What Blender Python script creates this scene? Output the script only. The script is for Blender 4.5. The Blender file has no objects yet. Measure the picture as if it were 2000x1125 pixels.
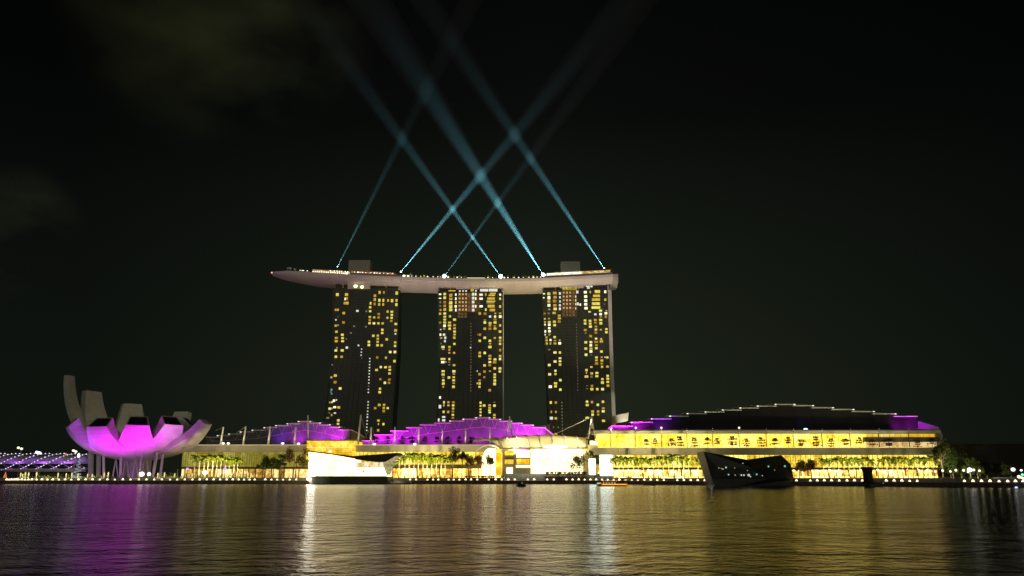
import bpy, math, random
from mathutils import Vector, Matrix
random.seed(7)
R = math.radians
scene = bpy.context.scene
COL = scene.collection

# ------------------------------------------------------------------ camera
F = 1570.0                      # focal length in photo pixels (2000 wide)
HOR = 930.0                     # row of the horizon
CAMH = 5.5
TH = math.atan((HOR - 562.5) / F)
CT, ST = math.cos(TH), math.sin(TH)
cd = bpy.data.cameras.new('camera')
cam = bpy.data.objects.new('camera', cd)
COL.objects.link(cam)
cam.location = (0, 0, CAMH)
cam.rotation_euler = (math.pi / 2 + TH, 0, 0)
cd.sensor_width = 36.0
cd.lens = 36.0 * F / 2000.0
cd.clip_start = 0.5
cd.clip_end = 20000
scene.camera = cam

# ------------------------------------------------------------------ render settings
scene.view_settings.view_transform = 'Standard'
scene.view_settings.look = 'None'
scene.view_settings.exposure = 0.0
scene.view_settings.gamma = 1.0
scene.render.engine = 'CYCLES'
cy_ = scene.cycles
cy_.use_denoising = True
cy_.max_bounces = 5
cy_.diffuse_bounces = 2
cy_.glossy_bounces = 3
cy_.transmission_bounces = 2
cy_.transparent_max_bounces = 8
cy_.volume_bounces = 0
cy_.sample_clamp_indirect = 6.0
cy_.caustics_reflective = False
cy_.caustics_refractive = False


def W(px, py, Y):
    """photo pixel (2000x1125) at world depth Y -> world point"""
    cx = (px - 1000.0) / F
    cy = (562.5 - py) / F
    k = Y / (CT - ST * cy)
    return Vector((cx * k, Y, CAMH + (ST + CT * cy) * k))


def zat(py, Y):
    return W(1000, py, Y).z


# ------------------------------------------------------------------ world: night sky over a lit city
world = bpy.data.worlds.new("World")
scene.world = world
world.use_nodes = True
wn, wl = world.node_tree.nodes, world.node_tree.links
wn.clear()
w_out = wn.new('ShaderNodeOutputWorld')
w_bg = wn.new('ShaderNodeBackground')
w_bg.inputs['Strength'].default_value = 1.0
wl.new(w_bg.outputs[0], w_out.inputs[0])
w_tc = wn.new('ShaderNodeTexCoord')
w_sep = wn.new('ShaderNodeSeparateXYZ')
wl.new(w_tc.outputs['Generated'], w_sep.inputs[0])


def ramp(nodes, stops, interp='LINEAR'):
    r = nodes.new('ShaderNodeValToRGB')
    cr = r.color_ramp
    cr.interpolation = interp
    while len(cr.elements) < len(stops):
        cr.elements.new(0.5)
    for e, (p, c) in zip(cr.elements, stops):
        e.position = p
        e.color = (c[0], c[1], c[2], 1)
    return r


def wmath(op, a, b=None, clamp=False):
    m = wn.new('ShaderNodeMath')
    m.operation = op
    m.use_clamp = clamp
    for i, v in enumerate((a, b)):
        if v is None:
            continue
        if isinstance(v, (int, float)):
            m.inputs[i].default_value = v
        else:
            wl.new(v, m.inputs[i])
    return m.outputs[0]


w_el = ramp(wn, [(0.0, (.0105, .0140, .0088)), (0.10, (.0098, .0132, .0084)), (0.28, (.0058, .0078, .0056)),
                 (0.42, (.0022, .0027, .0025)), (0.56, (.0011, .0012, .0014)), (1.0, (.0012, .0013, .0014))])
wl.new(w_sep.outputs[2], w_el.inputs[0])
w_ax = wmath('ABSOLUTE', wmath('SUBTRACT', w_sep.outputs[0], 0.03))
w_az = ramp(wn, [(0.0, (1.45, 1.45, 1.35)), (0.22, (1.05, 1.02, .95)), (0.50, (.50, .50, .55)), (1.0, (.5, .5, .55))])
wl.new(w_ax, w_az.inputs[0])
w_mul = wn.new('ShaderNodeMixRGB'); w_mul.blend_type = 'MULTIPLY'; w_mul.inputs[0].default_value = 1
wl.new(w_el.outputs[0], w_mul.inputs[1]); wl.new(w_az.outputs[0], w_mul.inputs[2])


def cloud(d, inner, outer, col, scale, seed):
    """a dim drifting cloud in direction d, lit by the city below"""
    dv = wn.new('ShaderNodeVectorMath'); dv.operation = 'DOT_PRODUCT'
    wl.new(w_tc.outputs['Generated'], dv.inputs[0]); dv.inputs[1].default_value = d
    mr = wn.new('ShaderNodeMapRange'); mr.interpolation_type = 'SMOOTHSTEP'
    wl.new(dv.outputs['Value'], mr.inputs[0])
    mr.inputs[1].default_value = math.cos(R(outer)); mr.inputs[2].default_value = math.cos(R(inner))
    no = wn.new('ShaderNodeTexNoise'); no.inputs['Scale'].default_value = scale
    no.inputs['Detail'].default_value = 4.0
    mp = wn.new('ShaderNodeMapping'); mp.inputs['Location'].default_value = (seed, seed * .7, 0)
    mp.inputs['Scale'].default_value = (1, 1, 1.7)
    wl.new(w_tc.outputs['Generated'], mp.inputs[0]); wl.new(mp.outputs[0], no.inputs[0])
    cr = ramp(wn, [(0.38, (0, 0, 0)), (0.80, (1, 1, 1))])
    wl.new(no.outputs[0], cr.inputs[0])
    f = wmath('MULTIPLY', mr.outputs[0], cr.outputs[0])
    mx = wn.new('ShaderNodeMixRGB'); mx.blend_type = 'MIX'
    mx.inputs[1].default_value = (0, 0, 0, 1); mx.inputs[2].default_value = (*col, 1)
    wl.new(f, mx.inputs[0])
    return mx.outputs[0]


def wdir(px, py):
    v = W(px, py, 100.0) - Vector((0, 0, CAMH))
    return tuple(v.normalized())


def wadd(a, b):
    m = wn.new('ShaderNodeMixRGB'); m.blend_type = 'ADD'; m.inputs[0].default_value = 1
    wl.new(a, m.inputs[1]); wl.new(b, m.inputs[2])
    return m.outputs[0]


w_sum = wadd(w_mul.outputs[0], cloud(wdir(400, 20), 1.0, 9.5, (.012, .013, .0045), 6.0, 3.1))
w_sum = wadd(w_sum, cloud(wdir(560, 90), 0.5, 6.0, (.009, .010, .005), 9.0, 1.3))
w_sum = wadd(w_sum, cloud(wdir(20, 450), 0.2, 4.4, (.014, .016, .006), 8.0, 5.2))
# glow of the city across the bay, behind the camera
w_bk = ramp(wn, [(0.30, (0, 0, 0)), (0.85, (.39, .385, .29))])
wl.new(wmath('MULTIPLY', w_sep.outputs[1], -1.0), w_bk.inputs[0])
w_low = ramp(wn, [(0.0, (1, 1, 1)), (0.45, (.12, .12, .12)), (1.0, (0, 0, 0))])
wl.new(w_sep.outputs[2], w_low.inputs[0])
w_m2 = wn.new('ShaderNodeMixRGB'); w_m2.blend_type = 'MULTIPLY'; w_m2.inputs[0].default_value = 1
wl.new(w_bk.outputs[0], w_m2.inputs[1]); wl.new(w_low.outputs[0], w_m2.inputs[2])
w_sum = wadd(w_sum, w_m2.outputs[0])
wl.new(w_sum, w_bg.inputs['Color'])


# ------------------------------------------------------------------ lamps
def lamp(name, kind, loc, target, watts, col, size=1.0, angle=60.0, blend=1.0, parent=None):
    ld = bpy.data.lights.new(name, kind)
    ld.energy = watts
    ld.color = col
    o = bpy.data.objects.new(name, ld)
    COL.objects.link(o)
    if kind == 'SPOT':
        ld.spot_size = R(angle); ld.spot_blend = blend; ld.shadow_soft_size = size
    elif kind == 'AREA':
        ld.size = size
    else:
        ld.shadow_soft_size = size
    loc = Vector(loc)
    if parent is not None:
        o.parent = parent
        o.location = loc - parent.location
    else:
        o.location = loc
    if target is not None:
        d = Vector(target) - loc
        o.rotation_euler = d.to_track_quat('-Z', 'Y').to_euler()
    return o


# ------------------------------------------------------------------ materials
MATS = {}


def mat(name, col, rough=0.6, metal=0.0, var=0.12, scale=0.4, spec=0.4, bump=0.0):
    if name in MATS:
        return MATS[name]
    m = bpy.data.materials.new(name)
    m.use_nodes = True
    n, l = m.node_tree.nodes, m.node_tree.links
    b = n['Principled BSDF']
    b.inputs['Roughness'].default_value = rough
    b.inputs['Metallic'].default_value = metal
    b.inputs['Specular IOR Level'].default_value = spec
    tc = n.new('ShaderNodeTexCoord')
    no = n.new('ShaderNodeTexNoise')
    no.inputs['Scale'].default_value = scale
    no.inputs['Detail'].default_value = 5
    l.new(tc.outputs['Object'], no.inputs['Vector'])
    lo = tuple(max(0, c * (1 - var)) for c in col)
    hi = tuple(min(1, c * (1 + var)) for c in col)
    r = ramp(n, [(0.3, lo), (0.7, hi)])
    l.new(no.outputs[0], r.inputs[0])
    l.new(r.outputs[0], b.inputs['Base Color'])
    if bump:
        bp = n.new('ShaderNodeBump'); bp.inputs['Strength'].default_value = bump
        l.new(no.outputs[0], bp.inputs['Height']); l.new(bp.outputs[0], b.inputs['Normal'])
    MATS[name] = m
    return m


def glow(name, col, strength, sample='NONE', var=0.0, scale=1.0):
    """a lit lamp, window or screen"""
    if name in MATS:
        return MATS[name]
    m = bpy.data.materials.new(name)
    m.use_nodes = True
    n, l = m.node_tree.nodes, m.node_tree.links
    n.remove(n['Principled BSDF'])
    e = n.new('ShaderNodeEmission')
    e.inputs['Color'].default_value = (*col, 1)
    e.inputs['Strength'].default_value = strength
    l.new(e.outputs[0], n['Material Output'].inputs[0])
    if var:
        tc = n.new('ShaderNodeTexCoord')
        no = n.new('ShaderNodeTexNoise'); no.inputs['Scale'].default_value = scale; no.inputs['Detail'].default_value = 3
        l.new(tc.outputs['Object'], no.inputs['Vector'])
        r = ramp(n, [(0.28, tuple(c * (1 - var) for c in col)), (0.72, tuple(min(1, c * (1 + var)) for c in col))])
        l.new(no.outputs[0], r.inputs[0]); l.new(r.outputs[0], e.inputs['Color'])
    m.cycles.emission_sampling = sample
    MATS[name] = m
    return m


def interior(name, cols, strength, bw, bh, seed=0.0, sample='FRONT', mortar=0.02):
    """what shows through the lit glazing: bays of differing brightness, columns, shelves and ceilings"""
    m = bpy.data.materials.new(name)
    m.use_nodes = True
    n, l = m.node_tree.nodes, m.node_tree.links
    n.remove(n['Principled BSDF'])
    e = n.new('ShaderNodeEmission'); e.inputs['Strength'].default_value = strength
    l.new(e.outputs[0], n['Material Output'].inputs[0])
    tc = n.new('ShaderNodeTexCoord')
    sp = n.new('ShaderNodeSeparateXYZ'); l.new(tc.outputs['Object'], sp.inputs[0])
    cb = n.new('ShaderNodeCombineXYZ')
    l.new(sp.outputs[0], cb.inputs[0]); l.new(sp.outputs[2], cb.inputs[1]); cb.inputs[2].default_value = seed
    br = n.new('ShaderNodeTexBrick')
    br.inputs['Scale'].default_value = 1.0
    br.inputs['Brick Width'].default_value = bw
    br.inputs['Row Height'].default_value = bh
    br.inputs['Mortar Size'].default_value = mortar
    br.offset = 0.0
    br.inputs['Color1'].default_value = (0, 0, 0, 1); br.inputs['Color2'].default_value = (1, 1, 1, 1)
    br.inputs['Mortar'].default_value = (.1, .1, .1, 1)
    l.new(cb.outputs[0], br.inputs['Vector'])
    no = n.new('ShaderNodeTexNoise'); no.inputs['Scale'].default_value = 0.35; no.inputs['Detail'].default_value = 6
    no.inputs['Roughness'].default_value = 0.7
    l.new(cb.outputs[0], no.inputs['Vector'])
    ad = n.new('ShaderNodeMath'); ad.operation = 'MULTIPLY_ADD'
    l.new(br.outputs['Color'], ad.inputs[0]); ad.inputs[1].default_value = 0.35
    l.new(no.outputs[0], ad.inputs[2])
    k = len(cols)
    r = ramp(n, [(0.30 + 0.55 * i / (k - 1), c) for i, c in enumerate(cols)])
    l.new(ad.outputs[0], r.inputs[0]); l.new(r.outputs[0], e.inputs['Color'])
    m.cycles.emission_sampling = sample
    MATS[name] = m
    return m


# ------------------------------------------------------------------ mesh builder (world coordinates)
class MB:
    def __init__(self):
        self.v, self.f = [], []

    def add(self, vs, fs):
        b = len(self.v)
        self.v += [Vector(p) for p in vs]
        self.f += [tuple(b + i for i in f) for f in fs]
        return self

    def box(self, x0, x1, y0, y1, z0, z1):
        return self.add([(x0, y0, z0), (x1, y0, z0), (x1, y1, z0), (x0, y1, z0), (x0, y0, z1), (x1, y0, z1), (x1, y1, z1), (x0, y1, z1)],
                        [(0, 3, 2, 1), (4, 5, 6, 7), (0, 1, 5, 4), (1, 2, 6, 5), (2, 3, 7, 6), (3, 0, 4, 7)])

    def pbox(self, px0, px1, py0, py1, Y, depth):
        """box whose front face covers a pixel rectangle at depth Y"""
        pm = (py0 + py1) / 2
        return self.box(W(px0, pm, Y).x, W(px1, pm, Y).x, Y, Y + depth, zat(py1, Y), zat(py0, Y))

    def prism(self, pts, Y, depth):
        """front polygon from pixels (clockwise in the picture) at depth Y, extruded straight back"""
        a = [W(x, y, Y) for x, y in pts]
        n = len(a)
        b = [p + Vector((0, depth, 0)) for p in a]
        fs = [tuple(reversed(range(n))), tuple(range(n, 2 * n))]
        fs += [(i, (i + 1) % n, n + (i + 1) % n, n + i) for i in range(n)]
        return self.add(a + b, fs)

    def quad(self, a, b, c, d):
        return self.add([a, b, c, d], [(0, 1, 2, 3)])

    def tube(self, pts, r, n=6, cap=True):
        pts = [Vector(p) for p in pts]
        rs = r if isinstance(r, (list, tuple)) else [r] * len(pts)
        vs, fs = [], []
        for i, p in enumerate(pts):
            d = (pts[min(i + 1, len(pts) - 1)] - pts[max(i - 1, 0)])
            d = d.normalized() if d.length > 1e-6 else Vector((0, 0, 1))
            u = d.cross(Vector((0, 1, 0)) if abs(d.y) < 0.9 else Vector((1, 0, 0))).normalized()
            w = d.cross(u)
            for k in range(n):
                a = 2 * math.pi * k / n
                vs.append(p + (u * math.cos(a) + w * math.sin(a)) * rs[i])
        for i in range(len(pts) - 1):
            for k in range(n):
                fs.append((i * n + k, i * n + (k + 1) % n, (i + 1) * n + (k + 1) % n, (i + 1) * n + k))
        if cap:
            fs.append(tuple(reversed(range(n))))
            fs.append(tuple((len(pts) - 1) * n + k for k in range(n)))
        return self.add(vs, fs)

    def ball(self, c, rx, ry=None, rz=None, seg=8, ring=6):
        ry = ry or rx; rz = rz or rx
        c = Vector(c)
        vs = [c + Vector((0, 0, -rz))]
        for j in range(1, ring):
            t = -math.pi / 2 + math.pi * j / ring
            for k in range(seg):
                a = 2 * math.pi * k / seg
                vs.append(c + Vector((rx * math.cos(t) * math.cos(a), ry * math.cos(t) * math.sin(a), rz * math.sin(t))))
        vs.append(c + Vector((0, 0, rz)))
        fs = []
        for k in range(seg):
            fs.append((0, 1 + (k + 1) % seg, 1 + k))
            for j in range(ring - 2):
                a = 1 + j * seg
                fs.append((a + k, a + (k + 1) % seg, a + seg + (k + 1) % seg, a + seg + k))
            fs.append((1 + (ring - 2) * seg + k, 1 + (ring - 2) * seg + (k + 1) % seg, len(vs) - 1))
        return self.add(vs, fs)

    def lathe(self, c, prof, n=10):
        c = Vector(c)
        return self.tube([c + Vector((0, 0, z)) for r, z in prof], [r for r, z in prof], n)

    def strip(self, rows, close=False):
        """rows of equal-length point lists -> quad grid"""
        m = len(rows[0])
        vs = [p for r in rows for p in r]
        fs = []
        for i in range(len(rows) - 1):
            for k in range(m if close else m - 1):
                k2 = (k + 1) % m
                fs.append((i * m + k, i * m + k2, (i + 1) * m + k2, (i + 1) * m + k))
        return self.add(vs, fs)

    def build(self, name, m, parent=None, smooth=False, loc=None):
        o_loc = Vector((0, 0, 0))
        if parent is not None:
            p = parent
            while p is not None:
                o_loc += p.location
                p = p.parent
        elif loc is not None:
            o_loc = Vector(loc)
        me = bpy.data.meshes.new(name)
        me.from_pydata([tuple(p - o_loc) for p in self.v], [], self.f)
        me.materials.append(m)
        if smooth:
            for pl in me.polygons:
                pl.use_smooth = True
        me.update()
        o = bpy.data.objects.new(name, me)
        COL.objects.link(o)
        if parent is not None:
            o.parent = parent
        else:
            o.location = o_loc
        return o


def thing(name, label, cat, loc=(0, 0, 0), group=None):
    o = bpy.data.objects.new(name, None)
    o.empty_display_size = 0.5
    COL.objects.link(o)
    o.location = loc
    return tag(o, label, cat, group)


def tag(o, label, cat, group=None):
    o['label'] = label
    o['category'] = cat
    if group:
        o['group'] = group
    return o


def struct(o, kind='structure'):
    o['kind'] = kind
    return o


def dup(root, loc, rotz=0.0, scale=1.0, label=None):
    r = root.copy(); COL.objects.link(r)
    r.location = loc; r.rotation_euler = (0, 0, rotz); r.scale = (scale,) * 3 if not isinstance(scale, tuple) else scale
    if label:
        r['label'] = label
    for ch in list(root.children):
        c = ch.copy(); COL.objects.link(c); c.parent = r
        for g in list(ch.children):
            d = g.copy(); COL.objects.link(d); d.parent = c
    return r


ONES = ['', 'first', 'second', 'third', 'fourth', 'fifth', 'sixth', 'seventh', 'eighth', 'ninth', 'tenth', 'eleventh', 'twelfth', 'thirteenth',
        'fourteenth', 'fifteenth', 'sixteenth', 'seventeenth', 'eighteenth', 'nineteenth']
TENS = {2: 'twent', 3: 'thirt', 4: 'fort', 5: 'fift'}


def nth(i):
    if i < 20:
        return ONES[i]
    t, u = divmod(i, 10)
    return TENS[t] + ('ieth' if u == 0 else 'y-' + ONES[u])


def DS(px):
    """depth of the waterline along the shore"""
    P = [(-800, 590), (1120, 590), (1190, 578), (1380, 505), (1560, 478), (1720, 452), (1840, 430), (2010, 392), (2800, 380)]
    for (a, da), (b, db) in zip(P, P[1:]):
        if px <= b:
            return da + (db - da) * (px - a) / (b - a)
    return P[-1][1]


# palette
M_GLASSDARK = mat('dark tower glass', (.040, .050, .034), .35, 0, .25, .15, .5)
M_LEDGE = mat('tower floor slab', (.085, .095, .07), .6, 0, .15, .3)
M_PALE = mat('pale cladding', (.68, .65, .58), .5, 0, .08, .2)
M_WHITE = mat('white painted steel', (.78, .76, .72), .45, 0, .06, .3)
M_HULL = mat('hull cladding', (.74, .68, .62), .42, 0, .05, .08)
M_CONC = mat('grey concrete', (.36, .35, .32), .75, 0, .18, .25, .3, .15)
M_DARKM = mat('dark metal', (.05, .05, .05), .4, .4, .2, .8)
M_PETAL = mat('white shell panels', (.54, .53, .50), .38, 0, .05, .12)
def seams(m, bw, bh, dark=.72, size=.012, swap=False):
    n, l = m.node_tree.nodes, m.node_tree.links
    b = n['Principled BSDF']
    src = b.inputs['Base Color'].links[0].from_socket
    tc = n.new('ShaderNodeTexCoord'); sp = n.new('ShaderNodeSeparateXYZ'); l.new(tc.outputs['Object'], sp.inputs[0])
    cb = n.new('ShaderNodeCombineXYZ'); l.new(sp.outputs[0], cb.inputs[0]); l.new(sp.outputs[2], cb.inputs[1])
    br = n.new('ShaderNodeTexBrick'); br.offset = .5
    br.inputs['Brick Width'].default_value = bw; br.inputs['Row Height'].default_value = bh; br.inputs['Scale'].default_value = 1
    br.inputs['Mortar Size'].default_value = size * bw
    br.inputs['Color1'].default_value = (1, 1, 1, 1); br.inputs['Color2'].default_value = (.90, .90, .90, 1); br.inputs['Mortar'].default_value = (dark, dark, dark, 1)
    l.new(cb.outputs[0], br.inputs['Vector'])
    mx = n.new('ShaderNodeMixRGB'); mx.blend_type = 'MULTIPLY'; mx.inputs[0].default_value = 1
    l.new(src, mx.inputs[1]); l.new(br.outputs['Color'], mx.inputs[2]); l.new(mx.outputs[0], b.inputs['Base Color'])


seams(M_PETAL, 5.0, 3.2, .80, .03); seams(M_HULL, 9.0, 30.0, .82, .015)
M_SKYL = mat('dark skylight glass', (.03, .025, .045), .12, 0, .2, .3, .6)
M_ROOFW = mat('roof clerestory glass', (.15, .14, .17), .5, 0, .25, .12)
M_WOOD = mat('dark timber decking', (.15, .105, .075), .65, 0, .3, .6, .3, .2)
M_FROND = mat('palm frond', (.085, .12, .022), .5, 0, .4, 1.2)
M_TRUNK = mat('palm trunk', (.34, .30, .20), .8, 0, .2, 1.0)
M_LEAF = mat('tree leaves', (.055, .085, .025), .55, 0, .5, .8)
def leafy(m, col, f):
    n, l = m.node_tree.nodes, m.node_tree.links
    t = n.new('ShaderNodeBsdfTranslucent'); t.inputs['Color'].default_value = (*col, 1)
    x = n.new('ShaderNodeMixShader'); x.inputs[0].default_value = f
    l.new(n['Principled BSDF'].outputs[0], x.inputs[1]); l.new(t.outputs[0], x.inputs[2])
    l.new(x.outputs[0], n['Material Output'].inputs['Surface'])


leafy(M_FROND, (.22, .27, .02), .5); leafy(M_LEAF, (.16, .18, .03), .5)
M_BARK = mat('tree bark', (.13, .10, .07), .85, 0, .3, 1.0)
Y_WIN = glow('lit hotel room', (1.0, .68, .12), 1.0, var=.35, scale=.5)
W_WIN = glow('bright hotel room', (1.0, .90, .55), 1.5, var=.2, scale=.5)
O_WIN = glow('amber curtained room', (.75, .42, .10), .75, var=.35, scale=.5)
D_WIN = glow('dim hotel room', (.45, .40, .24), .42, var=.4, scale=.5)
T_WIN = glow('teal lit room', (.35, .75, .70), .5, var=.4, scale=.5)
V_WIN = glow('white service light', (1.0, .96, .76), .9, var=.2, scale=.5)
G_LAMP = glow('lamp bulb', (1.0, .82, .48), 3.4, 'NONE')
# ------------------------------------------------------------------ water
def water():
    m = bpy.data.materials.new('bay water'); m.use_nodes = True
    n, l = m.node_tree.nodes, m.node_tree.links
    b = n['Principled BSDF']
    b.inputs['Base Color'].default_value = (.004, .006, .005, 1)
    b.inputs['Roughness'].default_value = 0.17
    b.inputs['IOR'].default_value = 1.33
    b.inputs['Specular IOR Level'].default_value = 0.5
    tc = n.new('ShaderNodeTexCoord')
    h = None
    for sc, st, det, amp, rot in ((0.07, (.8, 1, 1), 2, .75, .35), (0.22, (.9, 1, 1), 2, .52, -.4), (0.62, (1, 1, 1), 2, .34, .3), (1.7, (1, 1, 1), 2, .17, -.1), (4.5, (1, 1, 1), 2, .05, 0)):
        mp = n.new('ShaderNodeMapping'); mp.inputs['Scale'].default_value = st; mp.inputs['Rotation'].default_value = (0, 0, rot)
        l.new(tc.outputs['Object'], mp.inputs[0])
        no = n.new('ShaderNodeTexNoise'); no.inputs['Scale'].default_value = sc; no.inputs['Detail'].default_value = det
        no.inputs['Roughness'].default_value = 0.55
        l.new(mp.outputs[0], no.inputs['Vector'])
        mu = n.new('ShaderNodeMath'); mu.operation = 'MULTIPLY_ADD'
        l.new(no.outputs[0], mu.inputs[0]); mu.inputs[1].default_value = amp
        if h is None:
            mu.inputs[2].default_value = 0
        else:
            l.new(h, mu.inputs[2])
        h = mu.outputs[0]
    bp = n.new('ShaderNodeBump'); bp.inputs['Strength'].default_value = 1.0; bp.inputs['Distance'].default_value = WAVE
    l.new(h, bp.inputs['Height']); l.new(bp.outputs[0], b.inputs['Normal'])
    mb = MB()
    xs = [-4000, -1500, -600, -200, 200, 600, 1500, 4000]; ys = [-60, 40, 150, 400, 900, 2500, 7000]
    mb.strip([[Vector((x, y, 0)) for x in xs] for y in ys])
    o = mb.build('water', m)
    struct(o)


WAVE = 1.15
water()

# ------------------------------------------------------------------ ground, boardwalk
PXS = list(range(-800, 2801, 40))


def shore(px, off, z):
    p = W(px, 945, DS(px)); p.y += off; p.x *= (p.y / DS(px))
    p.z = z
    return p


mb = MB()
mb.strip([[shore(px, o, z) for px in PXS] for o, z in ((-.1, -2), (-.1, 2.2), (0, 2.3), (12, 2.3), (12.3, 2.3))])
struct(mb.build('boardwalk', M_WOOD))
mb = MB()
g0 = [shore(px, 12, -1.5) for px in PXS]; g1 = [shore(px, 12, 4.2) for px in PXS]; g2 = [shore(px, 13, 4.3) for px in PXS]
far = [Vector((p.x * 9000 / p.y, 9000, 4.3)) for p in g2]
mb.strip([g0, g1, g2, far])
struct(mb.build('ground', M_CONC))


# ------------------------------------------------------------------ hotel towers
def win_list(ox, oy, sc, s):
    out = []
    for t in s.replace('\n', ' ').split():
        a = t.split(',')
        x, y, w, h = (float(v) for v in a[:4])
        out.append((ox + x / sc, oy + y / sc, w / sc, h / sc, a[4] if len(a) > 4 else 'y'))
    return out


def expand(s):
    """'x:w:k y,h y,h ...' column shorthand"""
    res = []
    for ln in s.strip().split('\n'):
        p = ln.split()
        c = p[0].split(':')
        for q in p[1:]:
            y, h = q.split(',')
            res.append('%s,%s,%s,%s,%s' % (c[0], y, c[1], h, c[2] if len(c) > 2 else 'y'))
    return ' '.join(res)


T1W = win_list(630, 540, 11.765, """340,415,80,85 550,415,90,80 555,505,70,85 520,515,40,70,w 510,610,70,75,o 570,610,60,85 300,765,50,65,o 352,765,50,65,o
485,840,70,70 350,925,25,25,d 305,995,38,38,v 480,1055,70,70 800,790,70,55,v 1005,800,45,45,d 1310,365,60,90 1408,365,45,80 1705,380,70,90 1203,440,70,75,o
1198,530,65,80 1195,630,60,80 1305,545,65,85 1300,640,60,80 1395,545,50,85 1393,640,50,80 1505,550,45,75 1597,555,65,90 1700,550,60,80 1695,645,65,85
1103,615,45,75 1093,705,65,60 1093,795,65,60 1495,805,55,65 1592,810,75,58 1590,880,70,58 1585,950,65,58 1578,1020,65,65 1290,862,70,60 1285,940,70,62
1490,948,50,55 1085,930,65,58 1083,1000,65,58 1080,1072,65,62 1185,940,60,62 1180,1075,70,62 1282,1075,65,62 1380,1078,65,62 1685,1090,75,60 1850,250,2,2,d""")[:-1]
T1W += win_list(630, 630, 11.765, """300,70,60,60 355,60,40,40,o 318,210,70,65 315,350,85,55,o 313,425,85,65 455,280,80,65 460,355,75,55 460,425,80,60 305,640,70,65
330,580,25,40 450,640,85,70 305,785,70,70 437,785,70,65,o 725,85,50,45,d 995,95,45,45,d 650,237,52,36,d 545,375,35,30,d 557,575,68,64,v 825,525,42,42,v
895,610,30,30,v 890,680,30,30,v 885,750,32,32,v 900,820,20,28,d 1085,825,34,28,v 1083,893,34,30,v 1080,965,34,30,v 1077,1035,36,30,v 1073,1105,36,30,v
1373,165,65,65 1370,238,65,62 1678,180,75,72 1675,257,50,38,v 1165,303,65,68 1270,300,65,58 1268,370,65,56 1265,440,65,56 1262,520,70,70 1358,523,65,68
1475,385,70,72 1063,440,65,65 1062,515,70,68 1668,455,70,58 1665,535,60,62 1555,675,75,68 1662,675,75,72 1255,803,60,64 1455,808,55,68 1652,885,65,72
1338,1022,60,62 1447,1025,75,62 1543,1018,65,58 1543,1086,70,58 1240,1088,75,60 220,970,34,40,d""")
T1W += win_list(620, 720, 11.765, """410,158,80,72 318,200,55,58,o 405,310,80,78 520,455,75,72 320,485,50,55,t 310,540,40,28,t 328,580,40,30,t 378,735,62,68,w
288,775,55,48,o 335,770,38,56 435,720,30,40,v 395,885,78,58,w 488,890,80,72 280,920,65,68 330,915,34,48 400,1020,62,38,v 325,1065,42,68 270,1015,40,30,d
1193,47,36,28,v 1190,117,36,28,v 1185,188,36,30,v 1182,258,36,30,v 1180,330,36,30,v 1178,403,36,22,d 1172,475,36,30,v 1170,545,38,32,v 1165,762,36,32,v
1162,833,36,30,v 1158,903,36,30,v 1153,978,36,30,v 1150,1050,36,30,v 1147,1110,34,30,v 1655,110,65,62 1445,242,50,52,o 1650,250,70,58 1548,325,65,72 1643,325,65,62
1437,460,60,58 1430,540,70,72 1420,835,75,72 1530,830,65,62 1525,900,65,62 1523,975,70,78 1325,907,70,68 1615,907,60,62""")
T1W += win_list(600, 650, 5.358, """325,916,32,30 322,953,30,28 745,918,32,28 745,955,12,28 797,955,26,32 742,1020,28,30,o 629,885,17,13,v 627,920,17,13,v
625,955,17,13,v 623,988,17,13,v 622,1020,17,13,v 215,890,38,22,d""")

T2W = win_list(840, 545, 12.5, expand("""243:70:w 370,45 468,28
250:50:d 565,55 655,50
255:52:o 755,55
245:65 845,68 1060,60
358:80 365,75 455,82 565,75 655,78 745,80 840,62 918,58 988,58 1060,60
505:95:o 395,95 485,78
503:98 580,95 670,90 750,85
485:65 910,70
475:90 1062,58
628:42:w 380,70 480,80 755,85
628:42 570,80
625:62:w 665,72
598:92 990,70
602:60 1112,40
720:48:r 370,55 470,55 565,55 655,45 745,50
800:48:r 370,55 470,55 565,60 655,45 745,60
878:48:r 370,55 470,55 565,55 655,45 745,60
710:45:x 840,55 915,50
790:45:x 840,55 915,50
870:45:x 840,55 915,50
950:50:x 400,110 580,60 680,70 760,70
1052:76:v 370,88 465,82 560,84 660,84 755,84
1115:36:w 370,80 475,80 665,80
535:180 285,34
725:48:v 290,45
805:48:v 290,45
880:48:v 290,45
1030:90 270,70
1120:50:v 285,45
1320:210:v 272,78
1540:220:v 268,84
1245:98:w 380,58 478,62 665,62
1360:48:o 375,88
1530:150 350,45
1505:165 395,50
1490:195 475,72
1485:225 540,28
1478:195:o 578,36
1490:178 660,88
1520:138 755,78
1360:45 745,78
1712:55:w 380,58
1710:58 480,70 670,78
1212:74 840,74
1340:84 845,72
1590:58:o 838,48
1710:78 838,60
1465:68:v 915,66
1588:58:w 915,58
1712:78:w 915,72
1338:70 1000,34
1338:74 1060,72
1586:88 985,68 1060,74
1465:88 1068,46
1460:78 1110,34
1708:58 1115,36"""))
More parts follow.
